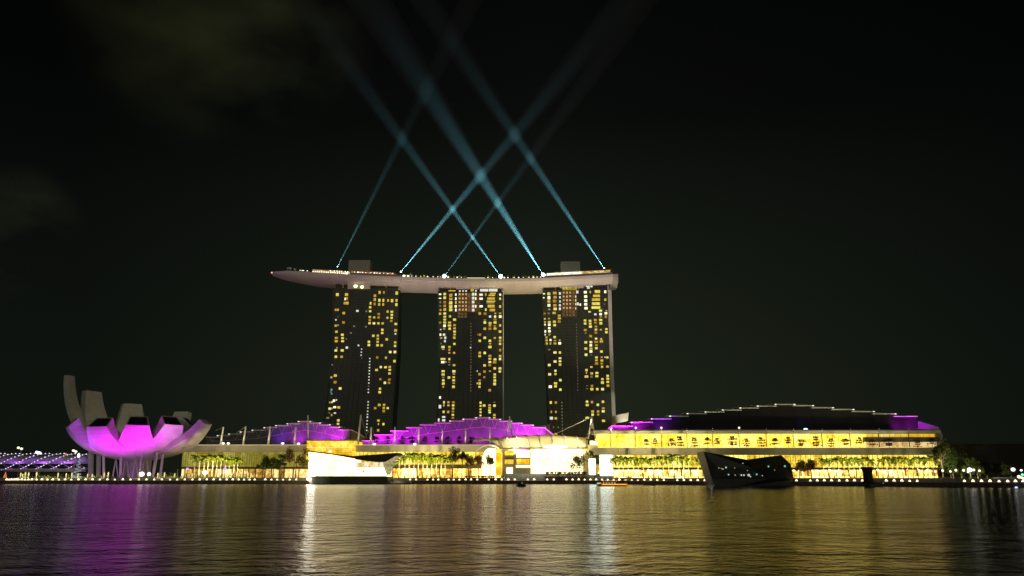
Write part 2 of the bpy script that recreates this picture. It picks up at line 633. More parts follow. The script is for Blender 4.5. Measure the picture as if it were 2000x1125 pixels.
T2W += win_list(840, 630, 12.5, """475,72,98,58 478,150,74,72 352,78,74,78,w 345,155,60,48,o 258,170,34,38,v 598,62,74,58 597,140,74,58 597,218,74,58 597,290,70,58 590,370,74,72
592,520,64,64 252,295,48,68,w 340,295,70,72,v 370,370,60,72,v 362,450,52,74,v 272,375,60,52,o 268,515,38,44,d 315,595,98,66 320,648,78,32,o 473,595,74,66 468,665,64,66
468,738,60,46,o 585,740,68,62,o 315,888,122,60 310,965,100,68,w 468,890,60,68 465,965,60,36,d 470,1030,60,36,d 585,1040,78,64 385,960,24,38,v 990,610,36,36,v
1335,150,78,74 1460,70,78,72 1460,150,84,68 1585,145,88,72 1578,80,60,36,o 1710,70,58,64 1708,220,78,72 1218,295,68,74 1165,292,32,38,d 1335,372,78,74 1212,445,74,72 1460,445,78,72
1465,515,68,38,o 1580,375,68,62,o 1710,368,74,58 1708,440,68,62 1708,518,68,72 1460,595,98,76 1710,670,62,82 1212,735,70,66 1335,740,74,76 1212,815,78,78 1460,810,88,56,o
1460,883,78,62 1458,963,84,62 1455,1038,84,68 1583,900,88,66 1575,970,108,72 1710,813,78,58 1708,888,68,78 1330,1045,74,72 1578,1105,74,42 1708,1105,78,42""")
T2W += win_list(840, 630, 12.5, ' '.join('998,%d,30,34,x' % y for y in range(25, 1120, 73) if abs(y - 610) > 40))
T2W += win_list(840, 715, 9.781, """250,97,78,48 248,160,70,54 250,215,54,38,d 252,272,58,50 252,335,68,58 252,395,38,48,o 360,218,62,54 455,100,74,54 455,152,58,28,o 450,212,58,44
450,272,64,48 450,325,58,32,o 447,395,62,62 190,600,42,58,w 188,775,58,86,v 265,692,38,58 262,750,34,48,o 350,690,48,48,o 350,750,54,48,o 445,692,64,48 440,750,58,48
440,810,54,46 438,868,54,44 435,932,54,48 435,990,54,38 258,875,48,62 345,875,54,58,o 260,972,74,44,v 260,1035,74,52,v 165,1030,38,76,v 1235,45,58,54 1335,45,64,48
1333,103,58,48 1040,105,62,58 1143,95,44,28,o 900,95,18,34,v 945,155,58,54,o 1035,212,44,44,o 1235,160,58,52 1235,215,58,44 1235,275,64,54 1233,340,64,68 945,275,58,48
945,333,54,56 943,395,48,48 900,330,18,38,v 1138,460,62,58,o 965,700,48,58 965,762,44,44 963,825,44,44 965,880,44,48 963,943,44,38 1032,752,62,58 1138,750,58,46
1138,800,64,46 1135,848,64,46 1138,888,58,32 1230,755,58,58 1230,690,38,20,d 1228,935,58,56 1228,988,58,34 1138,985,58,28""")
T2W += win_list(840, 715, 9.781, ' '.join('778,%d,26,28,x' % y for y in (20, 60, 115, 175, 232, 290, 350, 408, 468)))

T3W = win_list(1050, 545, 12.5, expand("""155:60:w 358,34
150:48:w 455,32
275:88 360,86 545,74
277:82:w 455,92 640,82
285:58:o 740,48
170:58 840,54
270:58:d 835,58
418:108 340,76 535,82
425:98:o 440,78
420:98:o 640,78
428:98 728,78
405:98 825,66
545:58:v 350,78 640,68 725,78
547:46:v 445,68 545,66
528:84 890,58
530:98 958,56
530:84 1035,72
175:48 970,48
280:54:o 965,48
180:48 1050,58
285:78 1050,68
410:84 1040,64
637:48:r 330,50 425,50 515,45 605,45 705,50
717:48:r 330,60 425,60 515,60 605,60 705,60
795:48:r 330,50 415,45 515,45 605,45 700,50
880:56:x 330,70 430,60 520,60 610,70 710,60
637:50:x 800,50 870,50
717:50:x 800,50 870,50
795:50:x 800,50 880,50
880:70:x 800,60 870,60
932:16:w 430,70 520,70 610,70 715,50
637:44:y 225,48
713:44:y 225,48
795:44:y 225,48
868:44:y 225,48
938:36:y 225,40
970:66:v 315,86
980:64:v 605,86
1042:42:w 622,66
1240:78:v 200,90
1315:66:v 180,46
1200:56:v 178,28
1165:86:w 320,76
1175:88:w 425,76 525,82 615,76
1183:98:w 710,76
1285:46:o 315,78
1460:136 305,96
1440:176 408,76
1425:206 500,84 600,86
1425:226 695,82
1652:62:w 310,82
1655:62 500,78
1635:28:d 610,38
1270:78 798,46
1410:72:v 860,56
1538:92 770,62
1538:72:w 855,68
1540:68:o 922,34
1680:58:o 772,38
1668:82:w 835,68
1665:68 915,76
1160:78 1010,68 1085,66
1280:78 1020,66
1285:76 1088,62
1410:84 995,56
1415:78 1063,66
1540:98 1000,68
1545:88 1080,76"""))
T3W += win_list(1050, 630, 12.5, """180,50,40,50,w 285,52,74,66,w 415,60,84,76 285,135,68,62,w 290,210,72,72,w 188,215,48,76,w 185,295,38,48,v 290,290,58,48,o 217,362,58,62 220,433,58,54
225,510,58,68 418,355,74,68 425,438,68,42,o 425,510,78,62 315,425,58,62,w 315,510,48,68 540,430,54,48,o 540,505,82,76,w 285,660,68,46,d 425,730,92,72 545,730,68,72
548,870,78,58 548,945,74,58 548,1025,78,76 428,950,92,72 285,1035,82,72 1290,98,88,66 1425,95,74,52,o 1425,170,78,58 1423,245,78,66 1165,180,92,72 1175,255,54,42,d
1545,172,58,52,o 1680,160,78,58 1680,235,82,66 1297,330,78,78 1428,390,74,58 1552,400,64,58 1175,480,82,76 1302,478,82,72 1430,470,106,72 1558,460,98,68 1300,555,74,66,w
1435,548,78,38,o 1178,635,82,72 1305,635,88,76 1435,625,78,72 1302,705,82,72,w 1558,705,82,68 1182,785,82,76 1308,790,28,38,d 1438,850,82,62 1565,845,58,48,o 1700,850,74,64
1438,920,78,58 1570,925,82,68 1440,1000,98,76 1568,1000,78,56 1315,1085,68,48 1575,1080,68,68 1708,1075,78,68 1645,845,28,38,v""")
T3W += win_list(1050, 630, 12.5, ' '.join('%d,%d,28,40,x' % (950 + y * .02, y) for y in range(40, 1120, 73)))
T3W += win_list(1050, 715, 8.331, """197,133,58,48 290,75,44,40 290,128,48,48 292,280,64,48 292,328,54,48 370,228,48,48 207,335,62,54,w 370,383,48,48 215,592,44,54 297,592,44,48,o
223,745,28,48,o 297,745,34,44,o 225,847,62,58,v 297,850,48,44 297,1105,58,38,o 262,995,14,34,d 335,995,14,34,d 795,65,48,48 795,112,24,38,o 795,170,72,48 880,118,54,48
878,170,44,44,d 965,112,62,44 963,163,62,44 1140,158,48,44 1143,205,54,44 1143,258,54,44 1145,318,54,48 1055,212,48,44 1055,268,58,54 885,320,48,38 883,375,58,54
805,320,38,18,d 805,368,38,18,d 972,375,48,48 1058,375,58,54 805,578,48,40 808,632,58,48 885,585,44,48,o 980,630,48,48 1065,580,48,48 1068,685,58,44 1068,735,58,48
895,738,54,48 895,790,48,44 985,738,48,42,o 985,788,48,44 808,843,68,48 1073,890,62,48 890,955,48,60,o 888,1003,38,44""")
T3W += win_list(1050, 715, 8.331, ' '.join('%d,%d,22,22,%s' % (395 + (y - 592) * .022, y, 'd') for y in (592, 645, 695, 748, 800, 852, 905, 955, 1010, 1060, 1105)))
T3W += win_list(1050, 715, 8.331, ' '.join('653,%d,20,22,x' % y for y in (35, 83, 135, 187, 235, 288, 340, 390)))

R_WIN = glow('pink lit corridor', (.88, .55, .25), .8, var=.3, scale=.5)
X_WIN = glow('faint stairwell light', (.34, .25, .12), .40, var=.4, scale=.5)
WM = {'y': Y_WIN, 'w': W_WIN, 'o': O_WIN, 'd': D_WIN, 't': T_WIN, 'v': V_WIN, 'r': R_WIN, 'x': X_WIN}
WM['a'] = glow('cream lit room', (1.0, .80, .26), 1.05, var=.25, scale=.7)
WM['b'] = glow('golden lit room', (.92, .54, .06), .82, var=.4, scale=.8)
WM['c'] = glow('deep amber room', (.80, .40, .03), .60, var=.4, scale=.8)


def lerp_line(P, py):
    for (xa, ya), (xb, yb) in zip(P, P[1:]):
        if py <= yb:
            t = (py - ya) / (yb - ya)
            return xa + (xb - xa) * t
    return P[-1][0]


TY = 806.0                      # depth of the tower fronts


def tower(label, left, right, y0, y1, wins, fin, bands, panel=None):
    xm = (left[0][0] + right[0][0]) / 2
    base = W(xm, y1, TY); base.z = 4.3
    t = thing('hotel_tower', label, 'tower', base, 'the three hotel towers')
    rows = []
    py = y0
    pys = []
    while py < y1:
        pys.append(py); py += 6.08
    pys.append(y1)
    dep = 24.0
    # body: outline rows, straight back; the rear slab leans away towards the ground
    fr, bk = [], []
    for q in pys:
        a, b = W(lerp_line(left, q), q, TY), W(lerp_line(right, q), q, TY)
        fr.append((a, b))
        spread = 10.0 * ((q - y0) / (y1 - y0)) ** 2
        bk.append((a + Vector((0, dep + spread, 0)), b + Vector((0, dep + spread, 0))))
    mb = MB()
    mb.strip([[f[0], f[1], k[1], k[0]] for f, k in zip(fr, bk)], close=True)
    mb.add([fr[0][0], fr[0][1], bk[0][1], bk[0][0]], [(0, 1, 2, 3)])
    mb.build('facade', M_GLASSDARK, t)
    # floor slabs and bay fins: fine relief over the glass
    mb = MB()
    for i, q in enumerate(pys[1:-1]):
        if any(a < q < b for a, b in bands):
            continue
        a, b = fr[i + 1]
        if i % 1 == 0:
            mb.box(a.x + .3, b.x - .3, TY - .28, TY - .003, a.z - .16, a.z + .16)
    mb.build('floor_slab_edges', M_LEDGE, t)
    mb = MB()
    n = 13
    for k in range(n + 1):
        u = k / n
        pts = []
        for i in range(0, len(pys), 6):
            a, b = fr[i]
            pts.append(Vector((a.x + (b.x - a.x) * (.012 + .976 * u), TY - .30, a.z)))
        if len(pts) > 1:
            mb.tube(pts, .16, 4)
    mb.build('bay_fins', M_LEDGE, t)
    # edge trims
    for side, (wd, m) in fin.items():
        P = left if side == 'l' else right
        mb = MB()
        rr = []
        for q in [y0 + (y1 - y0) * i / 16 for i in range(17)]:
            e = W(lerp_line(P, q), q, TY)
            s = -1 if side == 'l' else 1
            x0, x1 = (e.x, e.x + s * wd)
            if s < 0:
                x0, x1 = x1, x0
            rr.append([Vector((x0, TY - .6, e.z)), Vector((x1, TY - .6, e.z)), Vector((x1, TY + 6, e.z)), Vector((x0, TY + 6, e.z))])
        mb.strip(rr, close=True)
        mb.build('edge_trim', m, t)
    if panel:
        for (a, b, c, d, m) in panel:
            MB().pbox(a, b, c, d, TY - .10, .09).build('lounge_glazing', m, t)
    # lit rooms, the largest as parts of their own
    ws = sorted(wins, key=lambda w: -w[2] * w[3])
    rest = {}
    rw = random.Random(int(xm))
    for i, (x, y, w, h, k) in enumerate(ws):
        tgt = MB() if i < 100 else None
        yy = TY - .50 - .0007 * i
        if k == 'y':
            k = rw.choice('yyyabbc')
        w *= .80 if w < 9 else .95; h *= .76
        tgt = tgt if i < 100 else rest.setdefault(k, MB())
        tgt.pbox(x - w / 2, x + w / 2, y - h / 2, y + h / 2, yy, .45)
        if i < 100:
            tgt.build('window', WM[k], t)
    if rest:
        # one mesh with one material per kind of room
        vs, fs, mi = [], [], []
        ks = list(rest)
        for j, k in enumerate(ks):
            b = len(vs); vs += rest[k].v
            fs += [tuple(b + q for q in f) for f in rest[k].f]; mi += [j] * len(rest[k].f)
        mb = MB(); mb.v, mb.f = vs, fs
        o = mb.build('window', WM[ks[0]], t)
        for k in ks[1:]:
            o.data.materials.append(WM[k])
        for p, j in zip(o.data.polygons, mi):
            p.material_index = j
        o['kind'] = 'stuff'
    return t


PAN = glow('dim red lounge interior', (.28, .125, .035), .42, var=.4, scale=.3)
PAN2 = glow('brown lounge interior', (.20, .11, .035), .40, var=.4, scale=.3)
t1 = tower('dark hotel tower with the fewest lit rooms, its left edge flaring outwards',
           [(651.5, 561), (651.5, 640), (651, 690), (647, 715), (643.5, 740), (639, 780), (634, 820), (628, 870)],
           [(778.5, 561), (777.5, 640), (776, 690), (774, 720), (771, 768), (768, 800), (765, 870)], 562.5, 880, T1W,
           {'l': (.8, M_LEDGE)}, [(769, 782)])
t2 = tower('dark hotel tower between the other two, standing straight up behind the purple roof',
           [(856, 561), (857, 640), (858.5, 740), (855.5, 780), (853, 815), (850, 870)],
           [(982, 561), (982, 870)], 568, 880, T2W, {'r': (1.0, M_PALE), 'l': (.5, M_LEDGE)}, [(764, 782)],
           [(894, 921, 572, 609, PAN), (894, 912, 610, 620.5, PAN2), (921, 938, 572, 610, PAN2)])
t3 = tower('dark hotel tower with a broad pale strip down its right edge and densely lit rooms',
           [(1060.5, 561), (1062, 640), (1066, 700), (1070, 780), (1074, 870)],
           [(1187, 561), (1189, 640), (1192, 740), (1195, 800), (1197, 870)], 566.5, 880, T3W, {'r': (3.6, M_PALE), 'l': (.4, M_LEDGE)}, [(764, 781)],
           [(1097.5, 1127, 568.5, 608, PAN), (1097.5, 1127, 608.5, 619, PAN2)])
# tower crowns: recessed necks, struts and the lit technical floors under the deck
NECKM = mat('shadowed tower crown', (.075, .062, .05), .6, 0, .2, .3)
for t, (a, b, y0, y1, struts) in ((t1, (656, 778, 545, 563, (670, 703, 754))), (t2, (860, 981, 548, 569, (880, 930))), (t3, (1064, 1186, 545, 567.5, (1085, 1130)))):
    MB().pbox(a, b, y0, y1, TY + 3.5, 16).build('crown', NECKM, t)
    for s in struts:
        p, q = W(s, y1 - 1, TY + 1), W(s, y0 + 2, TY + 1)
        MB().tube([p, q], .45, 6).build('strut', M_PALE, t)
for t, s, ya, yb in ((t1, 778.8, 553, 566), (t2, 981.5, 558, 570), (t3, 1187.5, 553, 568)):
    MB().tube([W(s, yb, TY - .5), W(s, ya, TY + 1.5)], .8, 6).build('strut', M_PALE, t)
MB().pbox(679, 723, 551.5, 564.5, TY - .6, 3).build('plant_floor', M_PALE, t1)
MB().ball(W(694.5, 559, TY - 1.2), 1.9, .5, 1.5).build('floodlight', glow('crown floodlight', (1, .96, .6), 3.0), t1)
MB().ball(W(707, 560.5, TY - 1.2), 1.6, .5, 1.5).build('floodlight', MATS['crown floodlight'], t1)
MB().pbox(690, 712, 559.8, 563.4, TY - .75, .12).build('glowing_ceiling', glow('yellow crown glow', (.55, .45, .05), .5), t1)  # lit ceiling, its light put into the material as emission
MB().pbox(891, 935, 560, 564.6, TY - .4, 3).build('plant_floor', M_PALE, t2)
MB().pbox(1094, 1140, 556, 562, TY - .4, 3).build('plant_floor', M_PALE, t3)
MB().pbox(1098, 1127, 562.3, 566.8, TY - .42, .5).build('glowing_ceiling', MATS['yellow crown glow'], t3)  # same lit ceiling made to glow by itself

# ------------------------------------------------------------------ rooftop park: a boat shaped deck on the three towers
TOPL = [(530.5, 534), (536, 530.5), (556, 529), (576, 529), (600, 530.8), (640, 533), (680, 535.8), (710, 537.2), (760, 539.6), (810, 541.2), (860, 542.8), (920, 543.8), (980, 544),
        (1020, 543.8), (1050, 543.2), (1085, 541.4), (1130, 539.2), (1175, 536.6), (1197, 535.4)]


def hull_at(px):
    """front top edge, width and keel depth of the deck at a pixel column"""
    px = min(px, 1197)
    for (xa, ya), (xb, yb) in zip(TOPL, TOPL[1:]):
        if px <= xb + 1e-6:
            py = ya + (yb - ya) * (px - xa) / (xb - xa)
            break
    s = min(1.0, max(0.0, (px - 530.5) / 175.0))
    w = 38.0 * (1 - (1 - s) ** 3.0) ** 0.46 + 0.6
    d = 0.8 + 9.0 * (1 - (1 - s) ** 3.4) ** 0.50
    yf = 817.0 - w / 2
    return py, w, d, yf


SEC = [(0, 0), (.004, -.10), (.02, -.30), (.05, -.46), (.095, -.58), (.12, -.64), (.20, -.76), (.32, -.88), (.46, -.96), (.6, -1.0), (.74, -1.0), (.86, -.93), (.95, -.72), (.99, -.35), (1, 0)]
pxs = [530.5, 531.5, 533, 535, 538, 543, 550, 558, 568, 580, 595, 612, 632, 655, 680] + list(range(700, 1197, 12)) + [1197]
rows, deckrows = [], []
for px in pxs:
    py, w, d, yf = hull_at(px)
    p = W(px, py, yf)
    rows.append([Vector((p.x * (1 + 0.0 * a), yf + a * w, p.z + b * d)) for a, b in SEC])
park = thing('rooftop_park', 'long pale boat shaped deck spanning the tops of all three hotel towers', 'rooftop deck', W(870, 545, 817))
mb = MB(); mb.strip(rows)
n = len(SEC)
mb.add(rows[-1], [tuple(range(n))]); mb.add(rows[0], [tuple(reversed(range(n)))])
mb.build('hull', M_HULL, park, smooth=False)
mb = MB()
mb.strip([[r[0] + Vector((0, .05, .02)), r[-1] + Vector((0, -.05, .02))] for r in rows])
mb.build('deck_floor', M_CONC, park)
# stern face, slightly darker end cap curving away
e = rows[-1]
mb = MB()
cap = []
for k, dx, sc in ((0, 0.02, 1.0), (1, 3.2, .985), (2, 5.4, .93), (3, 6.2, .86)):
    cap.append([Vector((p.x + dx, 817 + (p.y - 817) * sc, e[0].z + (p.z - e[0].z) * (1 - .0 * k) + (0.25 * k if i in (0, len(e) - 1) else 0))) for i, p in enumerate(e)])
mb.strip(cap); mb.add(cap[-1], [tuple(range(n))])
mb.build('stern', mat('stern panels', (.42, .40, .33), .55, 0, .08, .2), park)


def deck(px, dy=6.0, up=0.0):
    py, w, d, yf = hull_at(px)
    p = W(px, py, yf)
    q = Vector((p.x * ((yf + dy) / yf), yf + dy, p.z + up))
    return q


# raised terraces: grey parapet walls on the deck edge
def terrace(pa, pb, h, dep, m, name, dy=1.0, z0=0.0, step=12):
    mb = MB()
    fr = []
    k = max(2, int((pb - pa) / step))
    for i in range(k + 1):
        q = deck(pa + (pb - pa) * i / k, dy)
        fr.append([q + Vector((0, 0, z0)), q + Vector((0, 0, z0 + h)), q + Vector((0, dep, z0 + h)), q + Vector((0, dep, z0))])
    mb.strip(fr, close=True); mb.add(fr[0], [(0, 1, 2, 3)]); mb.add(fr[-1], [(3, 2, 1, 0)])
    return mb.build(name, m, park)


PARA = mat('grey parapet', (.30, .29, .25), .7, 0, .12, .2)
terrace(683, 783, 2.3, 20, PARA, 'parapet')
terrace(1062, 1196, 2.3, 24, PARA, 'parapet')
REST = interior('rooftop restaurant lights', [(.05, .02, .008), (.20, .09, .02), (.55, .30, .08), (1.0, .85, .5)], .75, 1.5, 1.6, 3.0)
REDB = interior('red rooftop bar lights', [(.015, .004, .002), (.06, .012, .005), (.30, .05, .02), (1.0, .5, .25)], .7, 1.3, 1.5, 5.0)
WHTB = interior('white rooftop club lights', [(.30, .22, .12), (.8, .62, .36), (1.0, .9, .65), (1.0, .98, .85)], 1.25, 3.0, 2.2, 7.0)
GLDB = interior('golden rooftop lounge lights', [(.10, .05, .01), (.40, .22, .05), (.8, .5, .14), (1.0, .8, .4)], .85, 2.0, 1.6, 9.0)
ROOFG = mat('terrace roof', (.42, .36, .26), .6, 0, .1, .3)
terrace(611, 682, 3.4, 12, REST, 'rooftop_restaurant', 5.0, .4); terrace(609, 683, .4, 14, ROOFG, 'restaurant_roof', 4.2, 3.85)
terrace(686, 772, 2.1, 12, REDB, 'rooftop_bar', 3.0, 2.35); terrace(720, 768, .3, 13, ROOFG, 'bar_roof', 2.6, 4.6)
terrace(1068, 1136, 3.0, 14, WHTB, 'rooftop_club', 3.0, 2.35); terrace(1083, 1137, .6, 16, M_WHITE, 'club_roof', 2.4, 5.4)
terrace(1137, 1192, 3.0, 14, GLDB, 'rooftop_lounge', 3.0, 2.35); terrace(1138, 1194, .3, 16, ROOFG, 'lounge_roof', 2.4, 5.4)
terrace(912, 947, 1.1, 3, glow('lit pool edge', (.9, .8, .4), .8), 'pool_edge_light', 1.5, .2)
BOXM = mat('lift house cladding', (.40, .38, .32), .6, 0, .04, .2)
for a, b, ya, yb, nm in ((680.5, 722.5, 508, 526.5, 0), (1095.5, 1133, 510.5, 527, 0)):
    MB().pbox(a, b, ya, yb + 9, 824, 14).build('lift_house', BOXM, park)
# deck edge lamps
SPK = glow('small deck lamp', (1.0, .93, .68), 2.6)
for i in range(16):
    px = 611 + i * 4.35
    MB().ball(deck(px, 1.2, 1.0), .42, .42, .62).build('deck_lamp', SPK, park)
for px in (645, 653, 658, 663, 667, 674, 679):
    MB().ball(deck(px, 3.6, 3.5), .5).build('deck_lamp', SPK, park)
for px, s in ((590, .5), (593, .45), (592.5, .5), (600, .55), (586, .45), (677, 1.4), (699, .8), (708, .6), (731, .8), (742, .6), (789, 1.5), (797, 1.2), (835, .7), (846, .5), (804, .4), (812, .5), (822, .4), (855, .5), (861, .4), (875, .8), (893, .7), (901, .4), (953, .5), (962, .4), (985, .8), (992, .6), (1004, .45), (1013, .7), (1022, .4), (1033, .5), (1042, .8), (1049, .5), (1056, .5), (724, .4), (736, .45), (749, .4), (757, .5), (766, .4), (692, .5), (703, .5), (714, .4)):
    MB().ball(deck(px, .9, 1.2 if px < 683 or px > 783 else 3.0), s, .5, s * .7).build('deck_lamp', SPK, park)
MB().ball(W(531, 532.5, 815), .9).build('beacon', glow('red aviation beacon', (1.0, .25, .18), 2.2), park)

# floodlights on the podium roofs washing the deck's belly
for px, tpx, w, c in ((600, 590, 230000, (1.0, .88, .58)), (700, 690, 260000, (1.0, .84, .62)), (818, 815, 330000, (1.0, .86, .60)), (925, 915, 300000, (1.0, .84, .62)), (1020, 1018, 620000, (1.0, .84, .44)), (1150, 1140, 300000, (1.0, .86, .56)), (1215, 1190, 220000, (1.0, .86, .55))):
    a = W(px, 800, 735); a.z = 34
    lamp('deck_floodlight_and_fill', 'SPOT', a, W(tpx, 548, 806), w, c, 1.5, 44)
for px, py, tp, w in ((1230, 800, (1193, 690), 170000), (1232, 800, (1195, 790), 60000), (610, 800, (640, 760), 30000), (1000, 800, (982, 720), 50000)):
    a = W(px, py, 745); a.z = 30
    lamp('edge_fill', 'SPOT', a, W(*tp, 800), w, (1.0, .94, .80), 1.0, 34)  # added spots that brighten the pale tower edges
for px in (548, 575):
    a = W(px + 20, 800, 735); a.z = 34
    lamp('deck_floodlight_and_fill', 'SPOT', a, W(px, 542, 812), 200000, (1.0, .90, .62), 1.5, 26)  # pair added to warm the prow underside against purple spill
# parasols at the prow
PAR = mat('white parasol cloth', (.75, .74, .70), .7, 0, .05, 1)
for i, (px, lab) in enumerate(((562, 'white parasol nearest the red beacon at the deck prow'), (566.5, 'white parasol touching the one nearest the prow beacon'),
                               (576.5, 'lone small white parasol beside the pair near the deck prow'))):
    b = deck(px, 5, 0)
    t = thing('parasol', lab, 'parasol', b, 'parasols on the prow of the deck')
    MB().tube([b, b + Vector((0, 0, 4.2 - (i == 2) * 1.2))], .14, 5).build('pole', M_WHITE, t)
    z = b.z + 4.2 - (i == 2) * 1.2
    MB().lathe((b.x, b.y, 0), [(1.5, z), (1.3, z + .25), (.1, z + .85)], 8).build('canopy', M_WHITE, t)

lamp('parasol_fill', 'SPOT', deck(572, 1.0, .6), deck(568, 5, 4.5), 900, (1, .95, .85), .2, 120)  # added spot that brightens the parasols
# ------------------------------------------------------------------ searchlights and their beams in the hazy air
BEAMC = (.17, .55, .66)
bm_ = bpy.data.materials.new('hazy air in the beam'); bm_.use_nodes = True
bn, bl = bm_.node_tree.nodes, bm_.node_tree.links
bn.remove(bn['Principled BSDF'])
bv = bn.new('ShaderNodeVolumeScatter'); bv.inputs['Color'].default_value = (1, 1, 1, 1); bv.inputs['Density'].default_value = .0016
ba = bn.new('ShaderNodeVolumeAbsorption'); ba.inputs['Color'].default_value = (0, 0, 0, 1); ba.inputs['Density'].default_value = .0090
bsum = bn.new('ShaderNodeAddShader'); bl.new(bv.outputs[0], bsum.inputs[0]); bl.new(ba.outputs[0], bsum.inputs[1])
bl.new(bsum.outputs[0], bn['Material Output'].inputs['Volume'])
bm_.cycles.volume_sampling = 'EQUIANGULAR'
LENS = glow('searchlight lens', (.75, .97, 1.0), 12.0, 'NONE')
BEAMS = [  # base px, row, far px, row, half angle, watts, lens size, label
    (659.5, 521, 781, 278, 1.9, .28, .5, 'searchlight on the left terrace throwing the faint leftmost beam'),
    (783, 531, 1125, 118, 2.2, 1.5, .7, 'searchlight by the first tower throwing the bright beam that leans right'),
    (868, 539.5, 1116, 198, 1.9, .45, 1.9, 'searchlight with a white glare over the middle tower left side, its beam leaning right'),
    (978, 540, 701, 155, 2.2, 1.5, 2.0, 'searchlight with a white glare at the middle tower right side, its beam leaning left'),
    (1061, 537, 805, 132, 3.3, 1.7, 1.9, 'searchlight with a white glare by the white club, throwing the widest beam'),
    (1180, 524, 876, 71, 2.2, 1.3, .6, 'searchlight at the stern end throwing the rightmost beam'),
]
BEAM_W = 5.6e7
for bx, by, fx, fy, ha, pw, ls, lab in BEAMS:
    a = W(bx, by, 806.0); b = W(fx, fy, 800.0)
    d = (b - a).normalized()
    t = thing('searchlight', lab, 'searchlight', a, 'searchlights on the rooftop deck')
    MB().tube([a - d * 1.9, a - d * .5, a + d * .1], [.5, 1.0, 1.0], 8).build('housing', M_DARKM, t)
    MB().ball(a + Vector((0, -.6, 0)), ls, .5, ls).build('lens', LENS, t)
    L = 760.0
    ta = math.tan(R(ha)) * 1.06
    q = d.cross(Vector((0, 1, 0))).normalized(); w_ = d.cross(q)
    r0 = .8
    mb = MB()
    mb.tube([a + d * .3, a + d * L], [r0, r0 + ta * L], 20)
    o = mb.build('beam', bm_, t)
    o['kind'] = 'stuff'
    back = r0 / ta
    lamp('beam_lamp', 'SPOT', a + d * .4, a + d * 100, BEAM_W * pw, BEAMC, size=.3, angle=2 * ha * 1.02, blend=1.0, parent=t)

# ------------------------------------------------------------------ flower shaped museum
MC = Vector((W(267, 900, 650).x, 650, 4.3))
museum = thing('flower_museum', 'white flower shaped building of ten upswept petals, its front flooded with magenta light', 'museum', MC)
MZ0 = zat(899, 640)


def petal(az, Rt, tip_py, thm, w0, w1, w2, th, label=None, skl=True, side=0.0, pw=1.0):
    a = R(az + 24.0)
    d = Vector((math.sin(a), -math.cos(a), 0)); t = Vector((math.cos(a), math.sin(a), 0))
    tip = MC + d * Rt
    zt = zat(tip_py, tip.y)
    rows = []
    N = 14
    s0 = math.sin(R(thm)); c0 = 1 - math.cos(R(thm))
    prof = []
    for i in range(N + 1):
        th_ = R(4 + (thm - 4) * i / N)
        prof.append((Rt * math.sin(th_) / s0, MZ0 + (zt - MZ0) * ((1 - math.cos(th_)) / c0) ** pw))
    for i, (r, z) in enumerate(prof):
        u = i / N
        r2, z2 = prof[min(N, i + 1)]; r1, z1 = prof[max(0, i - 1)]
        l = math.hypot(r2 - r1, z2 - z1)
        nr, nz = -(z2 - z1) / l, (r2 - r1) / l
        w = (w0 + (w1 - w0) * (u / .55)) if u < .55 else (w1 + (w2 - w1) * ((u - .55) / .45))
        k = th * (.45 + .55 * u)
        wi = w * (1.0 - (.20 if skl else .16) * u)
        off = t * side * u * u
        o = MC + off
        bulge = .04 * w
        P = lambda rr, zz, ww: Vector((o.x + d.x * rr + t.x * ww, o.y + d.y * rr + t.y * ww, zz))
        rows.append([P(r, z, -w / 2), P(r - nr * bulge * .8, z - nz * bulge * .8, -w / 4), P(r - nr * bulge, z - nz * bulge, 0), P(r - nr * bulge * .8, z - nz * bulge * .8, w / 4), P(r, z, w / 2),
                     P(r + nr * k, z + nz * k, wi / 2), P(r + nr * k, z + nz * k, -wi / 2)])
    mb = MB(); mb.strip(rows, close=True)
    if skl:
        tg = (rows[-1][2] - rows[-2][2]).normalized()
        rows[-1][5] = rows[-1][5] + tg * 3.2; rows[-1][6] = rows[-1][6] + tg * 3.2
        mb = MB(); mb.strip(rows, close=True)
    e = rows[-1]
    c = sum(e, Vector()) / 7
    inn = [c + (p - c) * .86 for p in e]
    mb.strip([e, inn], close=True)
    if not skl:
        mb.add(inn, [tuple(range(7))])
    o = mb.build('petal', M_PETAL, museum)
    if label:
        o['label'] = label
    if skl:
        nrm = (rows[-1][2] - rows[-2][2]).normalized()
        deep = [p - nrm * .9 for p in inn]
        m2 = MB(); m2.strip([inn, deep], close=True); m2.add(deep, [tuple(range(7))])
        m2.build('skylight', M_SKYL, o)
    return tip


petal(-77, 52, 834, 74, 11, 24, 12, 9.5, 'narrow lit petal at the left front')
petal(-37, 48, 833, 76, 12, 28, 17.5, 9.5)
petal(-2, 46, 830, 74, 12, 28, 16, 9.5)
petal(31, 46, 829.5, 74, 12, 28, 16, 9.5)
petal(63, 43, 831, 74, 11, 24, 10, 9.5, 'thin lilac petal at the right front')
petal(57, 58, 828, 62, 13, 31, 12, 6, 'broad pink grey petal at the right', False)
petal(-112, 62, 735, 84, 12, 23, 11, 3.6, 'tallest grey petal at the left rear', False)
petal(-134, 56, 766, 80, 12, 31, 18, 3.6, 'tall grey petal behind', False)
petal(190, 50, 791, 78, 12, 30, 17, 3.6, 'grey petal behind', False)
petal(142, 53, 807, 74, 11, 26, 16, 3.6, 'low dim petal behind', False)
